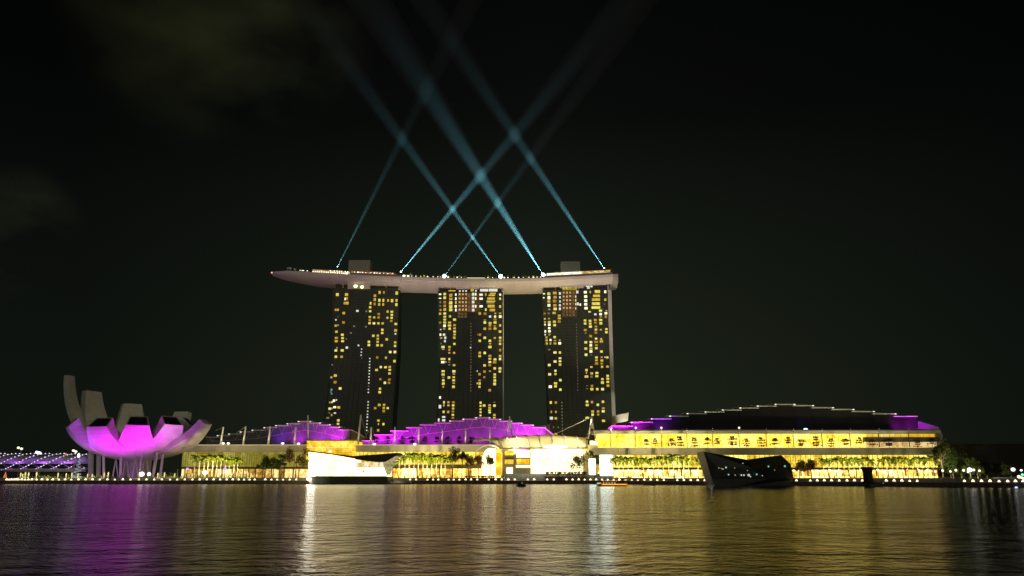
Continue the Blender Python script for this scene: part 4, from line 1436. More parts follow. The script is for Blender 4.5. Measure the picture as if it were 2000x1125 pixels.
o = MB().ball(W(603, 935.5, 570), 1.5, .7, .9).build('quay_floodlight', glow('quay floodlight lens', (1, .93, .75), 22.0, 'FRONT'), loc=W(602.5, 935.5, 570))
tag(o, 'white-hot floodlight at the left foot of the white pavilion, glaring on the water', 'lamp')

dp = thing('dark_pavilion', 'unlit dark faceted glass pavilion rising like a ship bow from the water', 'pavilion', W(1465, 953, 468))
DY = 468.0
DG1 = mat('dark facet glass', (.022, .026, .024), .18, 0, .3, .15, .5)
DG2 = mat('darker facet glass', (.035, .036, .034), .5, 0, .3, .15, .3)
DG3 = mat('brown roof facet', (.05, .040, .022), .55, 0, .2, .15, .3)
A = {k: W(*p, y) for k, (p, y) in {
    'tl': ((1374, 881.5), DY), 'v': ((1460, 898), DY + 3), 'rt': ((1526, 889), DY + 8), 'r1': ((1544, 906), DY + 12), 'r2': ((1551, 936), DY + 14),
    'bl': ((1390, 935), DY + 1), 'b1': ((1425, 935), DY - 1), 'b2': ((1500, 936), DY + 2), 'm1': ((1400, 912), DY + .5), 'm2': ((1470, 914), DY + 1), 'm3': ((1540, 917), DY + 10),
    'wl': ((1396, 955), DY), 'w1': ((1437, 954.5), DY - 1), 'wr': ((1553, 953), DY + 13), 'c1': ((1548, 937), DY + 13)}.items()}
for k in ('wl', 'w1', 'wr'):
    A[k].z = -.3
BK = {k: v + Vector((2, 26, 0)) for k, v in A.items()}
def facet(nm, m, *ks):
    mb = MB(); mb.add([A[k] for k in ks], [tuple(range(len(ks)))]); return mb.build(nm, m, dp)
facet('facet', DG1, 'tl', 'm1', 'm2', 'v'); facet('facet', DG3, 'v', 'm2', 'm3', 'r1', 'rt'); facet('facet', DG2, 'tl', 'bl', 'm1')
facet('facet', DG1, 'm1', 'bl', 'b1', 'b2', 'm2'); facet('facet', DG2, 'm2', 'b2', 'c1', 'm3'); facet('facet', DG2, 'm3', 'c1', 'r2', 'r1')
facet('plinth', mat('grey stone plinth', (.075, .085, .085), .6, 0, .15, .3), 'bl', 'wl', 'w1', 'b1'); facet('plinth', mat('dark stone plinth', (.055, .052, .05), .6, 0, .15, .3), 'b1', 'w1', 'wr', 'c1', 'b2')
ring = ['tl', 'v', 'rt', 'r1', 'r2', 'wr', 'wl', 'bl']
mb = MB(); mb.strip([[A[k] for k in ring], [BK[k] for k in ring]], close=True); mb.add([BK[k] for k in ring], [tuple(range(len(ring)))]); mb.build('rear_shell', DG2, dp)
DL = glow('interior glint', (.85, .95, .75), .6); DL2 = glow('teal interior glint', (.35, .8, .75), .6); DL3 = glow('amber interior glint', (.7, .55, .25), .4)
for px, py, r, m in ((1404, 914, .5, DL3), (1409, 915, .45, DL3), (1418, 913, .6, DL), (1412, 916, .4, DL), (1435, 914, .4, DL3), (1451, 905, .35, DL), (1423, 927, .5, DL), (1436, 928, .5, DL3), (1448, 928, .6, DL), (1453, 928, .6, DL),
                     (1462.5, 928, .9, DL), (1466, 931, .45, DL), (1478, 926.5, .6, DL2), (1501, 911, .6, DL2), (1533, 910.5, .7, DL2), (1513, 918, .4, DL3), (1489, 929, .35, DL), (1460, 919, .4, DL3)):
    MB().ball(W(px, py, DY - .6), r * .85, .2, r * .85, 6, 4).build('interior_lamp', m, dp)
pil = thing('round_pier', 'dark broad pier rising from the water in front of the right palms', 'pier', W(1697, 950, 450))
b = W(1697, 950, 452); zt = zat(912, 452)
mb = MB(); mb.lathe((b.x, b.y, 0), [(4.0, -.5), (4.0, 2), (2.6, 2.4), (2.4, zt - 3), (3.1, zt - .6), (3.1, zt)], 14); mb.build('shaft', mat('dark pier concrete', (.045, .036, .024), .8, 0, .2, .4), pil)
mb = MB(); mb.lathe((b.x + 1.5, b.y - 2, 0), [(5.6, -.5), (5.6, 1.6), (5.2, 2.0)], 14); mb.build('footing', M_DARKM, pil)

# ------------------------------------------------------------------ palms and trees
def frond_mesh(mb, org, az, L, rise, droop, wid):
    d = Vector((math.cos(az), math.sin(az), 0)); s = Vector((-math.sin(az), math.cos(az), 0))
    n = 7
    pts = []
    for i in range(n + 1):
        u = i / n
        pts.append(org + d * (L * (u - .15 * u * u)) + Vector((0, 0, rise * u - droop * u * u)))
    for i in range(n):
        a, b = pts[i], pts[i + 1]
        ww = wid * (.35 + .9 * math.sin(math.pi * (i + .8) / (n + 1)))
        for sg in (-1, 1):
            o = s * sg * ww + Vector((0, 0, -.38 * ww)) + (b - a) * .9
            mb.add([a, b, b + o * .55 + (b - a) * .05, a + o], [(0, 1, 2, 3)])


def palm(seed, H, nf=15):
    rnd = random.Random(seed)
    t = thing('palm_tree', 'x', 'palm', (0, 0, 0))
    m = MB(); lean = rnd.uniform(-.3, .3)
    m.tube([(0, 0, 0), (lean * .3, 0, H * .5), (lean, 0, H)], [.26, .19, .15], 6); m.build('trunk', M_TRUNK, t)
    m = MB()
    for i in range(nf):
        el = rnd.uniform(.3, 1.9)
        frond_mesh(m, Vector((lean, 0, H)), 2 * math.pi * i / nf + rnd.uniform(-.25, .25), rnd.uniform(2.9, 4.0), 2.6 * el, rnd.uniform(2.6, 4.2), rnd.uniform(.7, 1.0))
    m.build('crown', M_FROND, t)
    return t


def tree(seed, H, rx, rz, nleaf, size, m=None, name='broadleaf_tree', flat=False):
    rnd = random.Random(seed)
    t = thing(name, 'x', 'tree', (0, 0, 0))
    mb = MB(); c = Vector((0, 0, H - rz))
    mb.tube([(0, 0, 0), (.15, 0, (H - rz) * .6), (.1, .1, H - rz * .6)], [.38, .28, .14], 7)
    cl = []
    for i in range(11):
        a = rnd.uniform(0, 6.28); q = rnd.uniform(.25, .8); z = rnd.uniform(-.6, .75)
        p = c + Vector((math.cos(a) * rx * q, math.sin(a) * rx * q, z * rz))
        cl.append((p, rnd.uniform(.30, .52)))
        mb.tube([(.1, .05, (H - rz) * .75), (p + Vector((0, 0, (H - rz) * .78))) * .5 - Vector((0, 0, .1)), p], [.14, .1, .04], 5)
    mb.build('trunk', M_BARK, t)
    mb = MB()
    for i in range(nleaf):
        p, s = rnd.choice(cl)
        v = Vector((rnd.gauss(0, 1), rnd.gauss(0, 1), rnd.gauss(0, 1))).normalized() * (rnd.random() ** .45) * s
        q = p + Vector((v.x * rx, v.y * rx, v.z * rz * 1.1))
        u = Vector((rnd.gauss(0, 1), rnd.gauss(0, 1), rnd.gauss(0, .6))).normalized(); w = u.orthogonal().normalized()
        k = size * rnd.uniform(.6, 1.4)
        mb.add([q + u * k, q + w * k * .6, q - u * k, q - w * k * .6], [(0, 1, 2, 3)])
    mb.build('crown', m or M_LEAF, t)
    return t


def put(proto, first, px, foot, Y, rz, sc, label, group):
    p = W(px, foot, Y); p.z = 4.3 if foot > 925 else p.z
    if first:
        proto.location = p; proto.rotation_euler = (0, 0, rz); proto.scale = (sc,) * 3; proto['label'] = label; o = proto
    else:
        o = dup(proto, p, rz, sc, label)
    if group:
        o['group'] = group
    return o


rp = random.Random(5)
protos = [palm(1, 10.0), palm(2, 9.3, 14), palm(3, 10.6, 16)]
used = [False] * 3


def palm_row(pxs, Y, h, lab, group):
    """h: crown-top row of each palm"""
    for i, (px, top) in enumerate(pxs):
        k = rp.randrange(3)
        base_z = 4.3
        H = zat(top, Y) - base_z
        sc = H / (11.2 + (k == 2) * .5)
        label = nth(i + 1) + ' ' + lab
        put(protos[k], not used[k], px, 930, Y, rp.uniform(0, 6.28), sc, label, group)
        used[k] = True


palm_row([(379, 890), (388, 887), (397, 891), (405, 888), (414, 891), (422, 889), (430, 892), (439, 889), (447, 892), (456, 894), (463, 896)], 618, 0, 'palm from the flower shaped building in the row before the green glazing', 'palms before the pale green glazing')
palm_row([(779, 893), (790, 888), (799, 885), (808, 887), (817, 885), (826, 889), (834, 886), (843, 889), (852, 886), (861, 889), (869, 893)], 612, 0, 'palm from the white pavilion in the row below the grey slab panels', 'palms below the all purple roof')
palm_row([(1198, 893), (1209, 891), (1218, 893), (1228, 891), (1238, 893), (1247, 894), (1257, 894), (1266, 896), (1276, 894), (1286, 891), (1296, 889), (1306, 890), (1316, 888), (1326, 891), (1336, 889), (1345, 893), (1364, 893), (1373, 892)], 560, 0, 'palm from the tall white display wall in the row left of the dark pavilion', 'palms left of the dark pavilion')
palm_row([(1610, 896), (1620, 894), (1630, 897), (1639, 894), (1650, 892), (1660, 895), (1669, 892), (1680, 894), (1692, 893), (1703, 895)], 545, 0, 'palm from the dark pavilion in the row left of the dark pier', 'palms left of the dark pier')
palm_row([(1724, 895), (1734, 892), (1744, 894), (1754, 892), (1764, 894), (1774, 892), (1784, 894), (1794, 892), (1804, 894), (1814, 892), (1824, 890)], 538, 0, 'palm from the dark pier in the row at the right end of the arcade', 'palms right of the dark pier')
# uplights at the feet of the palms
for pxs_, yy, w in (((385, 410, 435, 458), 612, 35200), ((785, 812, 838, 862), 606, 39600), ((1205, 1228, 1252, 1276, 1300, 1325, 1345, 1370), 553, 28600), ((1615, 1640, 1665, 1690), 538, 24200), ((1735, 1760, 1785, 1812), 531, 19800)):
    for px in pxs_:
        a = W(px, 932, yy); a.z = 4.6
        lamp('palm_uplight', 'SPOT', a, a + Vector((0, 5, 10)), w, (1.0, .86, .42), .3, 120)

for px, yy in ((515, 604), (545, 606), (577, 600), (885, 600), (925, 603), (957, 600), (1133, 586), (1160, 586), (1565, 520), (1586, 522)):
    a = W(px, 932, yy); a.z = 4.6
    lamp('tree_fill', 'SPOT', a, a + Vector((0, 9, 12)), 9000, (1.0, .88, .42), .3, 110)  # general fill spots added to lift the dark trees
TREES = [  # px, top, half width px, foot row, Y, leaves material label
    (512, 889, 14, 930, 616, 0, 'low green tree right of the first palm row before the green glazing'),
    (533, 891, 13, 930, 618, 0, 'dark green tree between the low green tree and the ruddy tree'),
    (548, 886, 14, 930, 620, 0, 'dark green tree touching the ruddy tree by the white pavilion'),
    (577, 873, 22, 930, 614, 1, 'tall ruddy tree left of the white pavilion'),
    (762, 892, 9, 930, 618, 0, 'small round tree at the right tip of the white pavilion roof'),
    (884, 871, 17, 930, 614, 2, 'round dark tree standing above the grey slab at the end of the second palm row'),
    (902, 882, 9, 930, 616, 2, 'thin yellow green tree beside the round dark tree'),
    (918, 888, 12, 930, 618, 1, 'left brown tree of the pair before the arched doorway'), (934, 888, 12, 930, 619, 1, 'right brown tree of the pair before the arched doorway'),
    (957, 890, 9, 929, 612, 2, 'small dark tree in front of the arched glass doorway'),
    (1131, 886, 16, 930, 598, 0, 'spreading olive tree in front of the white event hall'),
    (1161, 882, 13, 930, 598, 2, 'dark crowned tree between the event hall and the tall white display wall'),
    (1562, 899, 16, 932, 536, 1, 'sparse brown tree just right of the dark pavilion'), (1585, 896, 13, 932, 540, 1, 'sparse brown tree before the third palm row by the dark pavilion'),
]
LEAFM = [M_LEAF, mat('ruddy leaves', (.13, .075, .035), .6, 0, .45, .8), mat('dark leaves', (.050, .062, .02), .6, 0, .5, .8)]
leafy(LEAFM[1], (.24, .13, .035), .5); leafy(LEAFM[2], (.12, .12, .025), .45)
for i, (px, top, hw, foot, Y, k, lab) in enumerate(TREES):
    H = zat(top, Y) - 4.3
    rx = hw * Y / F
    rz = min(H * .36, rx * .95)
    t = tree(40 + i, H, rx, rz, int(550 + 45 * hw), .50, LEAFM[k])
    t['label'] = lab
    t['group'] = 'trees along the promenade'
    p = W(px, foot, Y); p.z = 4.3
    t.location = p
# dark park trees at the right end
RT = [(1842, 868, 16, 0), (1862, 861, 18, 0), (1880, 874, 16, 1), (1896, 888, 13, 2), (1857, 893, 18, 0), (1878, 898, 15, 0), (1910, 897, 12, 0), (1928, 902, 13, 0), (1950, 905, 13, 0), (1975, 908, 14, 0)]
RL = ['dark tree touching the right end wall of the amber arcade', 'tallest dark tree right of the amber arcade', 'dark tree right of the tallest one past the amber arcade', 'dim tree above the bright white park lamp',
      'low dark tree under the tallest tree past the arcade', 'low dark tree left of the bright white park lamp', 'dark tree right of the bright white park lamp', 'dark tree behind the sloping light rails', 'dark tree above the pale low wall', 'rightmost dark tree by the red lights']
for i, ((px, top, hw, k), lab) in enumerate(zip(RT, RL)):
    Y = 520 + 12 * (i % 3)
    H = zat(top, Y) - 4.3
    t = tree(80 + i, H, hw * Y / F, min(H * .42, 9), int(700 + 50 * hw), .62, M_LEAF if i in (1, 3, 4, 5) else LEAFM[2])
    t['label'] = lab; t['group'] = 'dark park trees past the arcade'
    p = W(px, 932, Y); p.z = 4.3; t.location = p
# tiered terrace trees in front of the amber upper storey
def tiered(seed):
    rnd = random.Random(seed)
    t = thing('terrace_tree', 'x', 'tree', (0, 0, 0))
    m = MB(); m.tube([(0, 0, 0), (0, 0, 6.4)], [.14, .05], 5)
    tiers = [(z + rnd.uniform(-.5, .5), r * rnd.uniform(.7, 1.3)) for z, r in ((1.6, 2.1), (3.1, 2.8), (4.6, 2.3), (5.9, 1.4))]
    if seed % 3 == 0:
        tiers = tiers[1:]
    for z, r in tiers:
        for k in range(4):
            a = rnd.uniform(0, 6.28)
            m.tube([(0, 0, z - .3), (math.cos(a) * r, math.sin(a) * r, z + .25)], [.06, .03], 4)
    m.build('trunk', M_BARK, t)
    m = MB()
    for z, r in tiers:
        for i in range(70):
            a = rnd.uniform(0, 6.28); q = r * math.sqrt(rnd.random()) * (1.25 if math.sin(a * 2 + z) > 0 else .7); k = rnd.uniform(.25, .6)
            c_ = Vector((math.cos(a) * q, math.sin(a) * q, z + rnd.uniform(-.45, .6))); u_ = Vector((rnd.gauss(0, 1), rnd.gauss(0, 1), rnd.gauss(0, .5))).normalized() * k; w_ = u_.orthogonal().normalized() * k * .7
            m.add([c_ + u_, c_ + w_, c_ - u_, c_ - w_], [(0, 1, 2, 3)])
    m.build('crown', mat('tiered tree leaves', (.05, .05, .015), .6, 0, .5, .8), t)
    return t


tp = [tiered(q) for q in (201, 202, 203, 204, 205)]
tu = [False] * 5
TP = [1263, 1280, 1312, 1328, 1357, 1382, 1402, 1431, 1458, 1487, 1514, 1540, 1565, 1595, 1624, 1653, 1680]
for i, px in enumerate(TP):
    k = (i * 3) % 5
    p = W(px, 874.4, RY - 2.0)
    lab = nth(i + 1) + ' small tiered tree from the left on the ledge of the amber upper storey'
    sc = rp.uniform(1.02, 1.2) * (.85 if px < 1300 else 1)
    if not tu[k]:
        tp[k].location = p; tp[k]['label'] = lab; tp[k].scale = (sc,) * 3; tp[k]['group'] = 'tiered trees on the amber ledge'; tu[k] = True
    else:
        dup(tp[k], p, rp.uniform(0, 6), (sc * rp.uniform(.85, 1.2), sc, sc * rp.uniform(.85, 1.08)), lab)['group'] = 'tiered trees on the amber ledge'
for i, (px, s) in enumerate(((1705, 1.0), (1737, 1.1), (1793, .8), (1822, 1.1))):
    dup(tp[i % 5], W(px, 874.4, RY - 6.5), i * 1.3, (1.15 * s, 1.15 * s, .9 * s), nth(i + 1) + ' dark bushy tree from the left in front of the brown sun screen')['group'] = 'dark trees at the sun screen'
# small trees in front of the purple roof
for i, px in enumerate((734, 757, 785, 805, 830, 853, 875, 897, 921)):
    d_ = dup(tp[(i * 2) % 5], W(px, 868.5, 646), i * .7, (1.0, 1.0, .95), nth(i + 1) + ' small dark roof garden tree from the left in front of the all purple roof')
    d_['group'] = 'roof garden trees before the purple roof'
# little trees on the rooftop deck
M_DECKLEAF = mat('lit roof garden leaves', (.22, .24, .04), .6, 0, .4, .8)
dt = tree(300, 4.6, 1.5, 1.5, 130, .36, M_DECKLEAF, 'rooftop_tree')
DT = [786, 793, 799, 804, 814, 821, 829, 838, 848, 857, 877.5, 887, 897, 908, 950, 955, 961, 968, 990, 1003, 1013, 1023, 1029, 1034, 1041, 1047, 1053, 1058, 1198, 1203]
for i, px in enumerate(DT):
    p = deck(px, 4 + (i % 3) * 2.0, 0)
    lab = nth(i + 1) + ' small lit tree from the left along the rooftop deck'
    sc = rp.uniform(.75, 1.15) * (.8 if 825 < px < 850 else 1)
    if i == 0:
        dt.location = p; dt['label'] = lab; dt['group'] = 'small trees on the rooftop deck'
    else:
        dup(dt, p, i, sc, lab)['group'] = 'small trees on the rooftop deck'
for px in (797, 828, 868, 884, 905, 950, 1003, 1036, 1052):
    a = deck(px, 1.5, 2.0)
    lamp('deck_uplight', 'POINT', a, None, 700, (1.0, .9, .45), .3)

# ------------------------------------------------------------------ promenade lamps
LAMPX = [50, 60, 75, 90, 105, 120, 135, 150, 180, 207, 235, 265, 305, 350, 397, 440]
LX = [v / 4.328 for v in LAMPX] + [v / 4.688 + 100 for v in (10, 65, 122, 180, 245, 310, 375, 440, 510, 578, 652, 722, 800, 868, 940, 1010, 1085, 1150, 1220, 1290, 1355)]
LX += [v / 6.25 + 380 for v in (58, 145, 228, 308, 388, 462, 535, 600, 667, 730, 860, 935, 1005, 1078, 1158, 1238)]
LX1 = [v / 6.25 + 740 for v in (380, 453, 592, 660, 725, 850, 912, 982, 1058, 1125, 1200, 1340, 1425, 1500, 1580)]
LX1 += [v / 5.92 + 900 for v in (550, 625, 775, 850, 1000, 1075, 1222, 1293, 1365, 1433, 1500, 1567, 1635, 1700, 1768, 1835)]
LX2 = [v / 5.92 + 1140 for v in (413, 485, 558, 628, 703, 777, 853, 928, 1085, 1160, 1240, 1320, 1402)]
LX3 = [v / 5.92 + 1340 for v in (1280, 1440, 1520, 1602, 1685)] + [v / 5.92 + 1540 for v in (590, 680, 767, 858, 1135, 1225, 1315, 1405, 1492)]
LX3 = sorted(LX3) + [v / 6.25 + 1780 for v in (652, 757, 860, 965, 1075, 1180, 1275, 1370)]
lp = thing('quay_lamp', 'x', 'lamp', (0, 0, 0))
m = MB(); m.tube([(0, 0, 0), (0, 0, .62)], [.16, .12], 6); m.build('post', M_DARKM, lp)
m = MB(); m.lathe((0, 0, 0), [(.85, .56), (.66, .78), (.32, 1.25), (.08, 1.6)], 8); m.build('shade', G_LAMP, lp)
first = True
for seg, grp, lab in ((LX, 'lamps along the left quay', ' small white quay lamp counting from the left end to the white pavilion'),
                      (LX1, 'lamps along the middle quay', ' small white quay lamp counting from the white pavilion to the orange boat'),
                      (LX2, 'lamps along the quay by the orange boat', ' small white quay lamp counting from the orange boat to the dark pavilion'),
                      (LX3, 'lamps along the right quay', ' small white quay lamp counting from the dark pavilion rightwards')):
    for i, px in enumerate(seg):
        p = shore(px, .5, 2.3)
        if first:
            lp.location = p; lp['label'] = nth(i + 1) + lab; lp['group'] = grp; first = False
        else:
            dup(lp, p, 0, rp.uniform(.85, 1.1), nth(i + 1) + lab)['group'] = grp
# a few of the quay lamps are strong enough to wash the edge of the deck
for px in range(60, 600, 60):
    lamp('quay_glow', 'SPOT', shore(px, 3.5, 5.2), shore(px, 3.5, 0), 420, (1, .88, .6), .5, 140)
for px in list(range(790, 1000, 70)) + list(range(1220, 1390, 50)) + list(range(1570, 1900, 55)):
    lamp('quay_glow', 'SPOT', shore(px, 3.5, 5.2), shore(px, 3.5, 0), 360, (1, .85, .55), .5, 140)

# fill spots added above the plaza steps to brighten them, crowd
for px, w in ((1010, 5200), (1050, 6000), (1100, 2500), (1150, 5200), (1185, 5200)):
    lamp('steps_fill', 'SPOT', W(px, 880, 598), W(px, 938, 598), w, (1.0, .97, .80), 1.0, 110)


def figure(mb, p, h, rnd):
    """a standing figure seen from far away: legs, coat, shoulders, head"""
    x, y, z = p
    w = h * .13
    st = rnd.uniform(.02, .07) * h
    mb.tube([(x - st, y, z), (x - st * .6, y, z + h * .48)], [h * .035, h * .05], 5)
    mb.tube([(x + st, y, z), (x + st * .6, y, z + h * .48)], [h * .035, h * .05], 5)
    mb.tube([(x, y, z + h * .46), (x, y, z + h * .62), (x, y, z + h * .79), (x, y, z + h * .84)], [h * .085, h * .085, w, h * .045], 6)
    sw = rnd.uniform(.02, .1) * h
    mb.tube([(x - w, y, z + h * .8), (x - w - sw, y - .05, z + h * .6), (x - w - sw * .6, y - .12, z + h * .44)], h * .03, 4)
    mb.tube([(x + w, y, z + h * .8), (x + w + sw, y - .05, z + h * .6), (x + w + sw * .6, y - .12, z + h * .44)], h * .03, 4)
    mb.ball((x, y, z + h * .92), h * .062, h * .07, h * .082, 6, 5)


CLO = mat('dark clothing', (.06, .05, .055), .8, 0, .6, 1.5)
rc = random.Random(77)
mb = MB()
for i in range(170):
    px = rc.uniform(1066, 1146)
    k = rc.choice((4, 5, 6, 6, 6))
    yy = 593 + k * 2.1 + rc.uniform(.3, 1.8)
    q = W(px, 930, yy); q.z = 2.9 + .72 * k
    figure(mb, q, rc.uniform(1.5, 1.85), rc)
o = mb.build('crowd', CLO); o['kind'] = 'stuff'
mb = MB()
for i in range(90):
    px = rc.uniform(902, 984)
    q = W(px, 930, 606 + rc.uniform(0, 4)); q.z = 4.3
    figure(mb, q, rc.uniform(1.5, 1.85), rc)
o = mb.build('crowd', CLO); o['kind'] = 'stuff'
# dark canopy roofs of the quayside bars (left of the arched doorway) and planters
BARM = mat('brown bar front', (.12, .085, .06), .7, 0, .25, .5)
for a, b, c, d, lab in ((1064, 1146, 927.5, 943.5, 'dark brown quayside terrace packed with standing people before the white hall'), (903, 984, 930.5, 942, 'long dark brown quayside terrace below the arched doorway'), (838, 862, 933, 942, 'small dark terrace left of the long brown quayside terrace')):
    Y = 591.6 if a == 1064 else 600
    t = thing('quay_terrace', lab, 'terrace', W((a + b) / 2, d, Y))
    o = MB().pbox(a, b, c + 3, d, Y, 1.2 if a == 1064 else 4).build('parapet', BARM, t)
    for i in range(int((b - a) / 8)):
        q = W(a + 4 + i * 8, c + 3, Y + .4)
        MB().tube([q, q + Vector((0, 0, 1.1))], .05, 4).build('rail_post', M_DARKM, t)
    MB().tube([W(a, c, Y + .4), W(b, c, Y + .4)], .06, 4).build('rail', M_DARKM, t)

# long light strips under the benches of the right promenade
STR = glow('bench light strip', (1.0, .95, .72), 1.5)
k = 0
for a, b, py, Y in ((1212, 1224, 932.5, 548), (1234, 1253, 932.5, 545), (1292, 1301, 933.5, 540), (1304, 1316, 933.5, 538), (1320, 1329, 933.5, 536), (1333, 1349, 934, 534), (1363, 1382, 934.5, 530), (1566, 1586, 937, 500), (1592, 1608, 937, 498),
                    (1609, 1652, 937, 494), (1657, 1676, 937.5, 490), (1741, 1756, 939, 480), (1761, 1800, 939, 476), (1803, 1814, 939.5, 474), (1828, 1846, 940.5, 470)):
    k += 1
    base = W((a + b) / 2, py + 2.5, Y)
    t = thing('planter_bench', nth(k) + ' low bench with a white light strip counting from the tall display wall rightwards', 'bench', base, 'lit benches on the right promenade')
    MB().pbox(a, b, py + .9, py + 4.5, Y + .2, 1.6).build('seat', BARM, t)
    MB().pbox(a, b, py - .7, py + .8, Y, .5).build('light_strip', STR, t)
# globe post lamps on the promenade
GP = glow('promenade globe', (1.0, .92, .66), 2.4)
gp = thing('post_lamp', 'x', 'lamp', (0, 0, 0))
m = MB(); m.tube([(0, 0, 0), (0, 0, 4.0)], [.14, .08], 6); m.build('post', M_TRUNK, gp)
m = MB(); m.ball((0, 0, 4.4), .62); m.build('globe', GP, gp)
GPX = [(1206, 556), (1212, 552), (1256, 550), (1268, 548), (1290, 546), (1318, 543), (1340, 540), (1358, 538), (1552, 505), (1600, 500), (1622, 498), (1634, 498), (1646, 496), (1683, 490), (1716, 486), (1726, 486), (1765, 484), (1797, 482), (1812, 481), (1828, 480), (1843, 480), (1858, 480), (1869, 478), (1884, 478), (1892, 476), (1904, 476), (1915, 476)]
for i, (px, Y) in enumerate(GPX):
    p = W(px, 935, Y); p.z = 4.3
    lab = nth(i + 1) + ' globe post lamp counting from the tall white display wall rightwards'
    if i == 0:
        gp.location = p; gp['label'] = lab; gp['group'] = 'globe lamps on the right promenade'
    else:
        dup(gp, p, 0, rc.uniform(.8, 1.1), lab)['group'] = 'globe lamps on the right promenade'
WG = glow('white park lamp lens', (.97, 1.0, .95), 2.6)
for px, py, Y, r, lab in ((1893.5, 917.5, 500, 1.6, 'bright white park lamp under the dim tree past the arcade'), (1978, 917, 470, 1.3, 'oval white lamp at the far right beside the last dark tree'), (1994, 918.5, 470, .7, 'small white lamp at the right edge beside the oval white lamp'),
                          (102.5, 0, 0, 0, '')):
    if not lab:
        continue
    b = W(px, py, Y); g = Vector((b.x, b.y, 4.3))
    t = thing('park_lamp', lab, 'lamp', g, 'white park lamps')
    MB().tube([g, b], [.14, .08], 6).build('post', M_DARKM, t)
    MB().ball(b + Vector((0, -.3, 0)), r, .6, r * .75).build('lens', WG, t)
lamp('park_glow', 'SPOT', W(1893, 922, 496), W(1893, 905, 520), 70000, (1, 1, .6), .6, 110)
lamp('park_glow', 'SPOT', W(1866, 925, 500), W(1866, 895, 525), 60000, (1, .95, .45), .6, 110)
# sloping light rails, low wall and coloured lights at the far right
for a, b, lab in (((1915.5, 939), (1928, 947), 'left sloping white light rail at the right end of the quay'), ((1932, 939), (1951, 947), 'right sloping white light rail at the right end of the quay')):
    t = thing('light_rail', lab, 'stair rail', W(*b, 430), 'sloping light rails')
    p, q = W(*a, 442), W(*b, 430)
    MB().tube([p, q], .32, 5).build('tube', glow('rail tube', (1, .97, .85), 1.8), t)
    MB().tube([q, q - Vector((0, 0, 1.6))], .1, 4).build('post', M_DARKM, t); MB().tube([p, p - Vector((0, 0, 2.6))], .1, 4).build('post', M_DARKM, t)
o = MB().pbox(1940, 1990, 932.5, 940.5, 452, 2).build('low_wall', M_CONC, loc=W(1965, 940.5, 452)); tag(o, 'pale low wall behind the sloping light rails', 'wall')
lamp('wall_glow', 'SPOT', W(1950, 930, 444), W(1955, 937, 452), 1300, (1, 1, .9), .5, 120)
for px, py, r, c, nm, lab in ((1990, 931, .9, (1, .95, .85), 'white', 'white lamp above the red sign light at the right edge'), (1993, 937, 1.3, (1, .25, .15), 'red', 'red glowing kiosk sign at the right edge'), (1985, 953, .8, (.35, .45, 1.0), 'blue', 'blue lamp low on the quay at the right edge'),
                              (1996, 934, 1.0, (1, .85, .7), 'cream', 'cream lamp beside the red kiosk sign'), (1997, 927, .8, (.15, .7, .3), 'green', 'green lamp above the red kiosk sign')):
    b = W(px, py, 420 if py < 950 else 396)
    t = thing('signal_lamp', lab, 'lamp', Vector((b.x, b.y, min(b.z, 4.3) - .5)))
    MB().ball(b, r, .5, r * .8).build('lens', glow(nm + ' lens', c, 2.2), t)
    MB().tube([b - Vector((0, -.2, 2.5)), b + Vector((0, .2, 0))], .12, 5).build('post', M_DARKM, t)
o = MB().pbox(1868, 2080, 868.5, 931, 640, 30).build('far_building', mat('far dark wall', (.022, .022, .018), .8, 0, .2, .1), loc=W(1970, 931, 640)); tag(o, 'faint dark building behind the park trees at the right edge', 'building')
mb = MB(); mb.pbox(1868, 2080, 866.5, 868.4, 639, 32); o2 = mb.build('roof', mat('far dark roof', (.03, .03, .026), .8), o)

# ------------------------------------------------------------------ boats
def hull(mb, L, B, H, bow=.35, sheer=.5, n=12):
    rows = []
    for i in range(n + 1):
        u = i / n
        w = B / 2 * min(1, (1 - abs(u * 2 - 1) ** 3.2) ** .55 + .12)
        zt = H + sheer * (2 * u - 1) ** 2 * (1.3 if u > .5 else .7)
        x = (u - .5) * L
        rows.append([Vector((x, -w, zt)), Vector((x * .97, -w * .75, .25)), Vector((x * .94, 0, -.4)), Vector((x * .97, w * .75, .25)), Vector((x, w, zt)), Vector((x, 0, zt - .15))])
    mb.strip(rows, close=True); mb.add(rows[0], [tuple(range(6))]); mb.add(rows[-1], [tuple(reversed(range(6)))])


ob = thing('tour_boat', 'long orange lit river boat with a strung canopy, moored by the tall white display wall', 'boat', Vector((W(1196, 951, 470).x, 470, 0)))
m = MB(); hull(m, 17.5, 3.6, 1.25); [setattr(v, 'x', v.x) for v in m.v]; m.v = [v + ob.location for v in m.v]
m.build('hull', mat('orange boat hull', (.55, .20, .035), .4, 0, .15, .5), ob)
bx = ob.location
MB().box(bx.x - 6.2, bx.x + 8.2, bx.y - 1.85, bx.y - 1.80, .62, 1.25).build('light_band', glow('amber boat light band', (1.0, .45, .04), 1.0), ob)
MB().box(bx.x - 5.5, bx.x + 3.6, bx.y - 1.4, bx.y + 1.4, 2.95, 3.15).build('canopy', mat('red canopy', (.35, .08, .03), .6), ob)
for i in range(6):
    x = bx.x - 5.2 + i * 1.7
    MB().tube([(x, bx.y - 1.3, 1.2), (x, bx.y - 1.3, 2.95)], .06, 4).build('post', M_DARKM, ob)
for i in range(8):
    x = bx.x - 5.3 + i * 1.25
    MB().ball((x, bx.y - 1.45, 2.95 + .12 * (i % 2)), .28, .2, .24, 6, 4).build('lantern', glow('orange lantern', (1.0, .38, .10), 1.5), ob)
for i in range(5):
    MB().ball((bx.x - 5 + i * 1.6, bx.y - .9, 1.75), .3, .2, .3, 6, 4).build('cabin_lamp', glow('boat cabin lamp', (1, .85, .55), 1.4), ob)
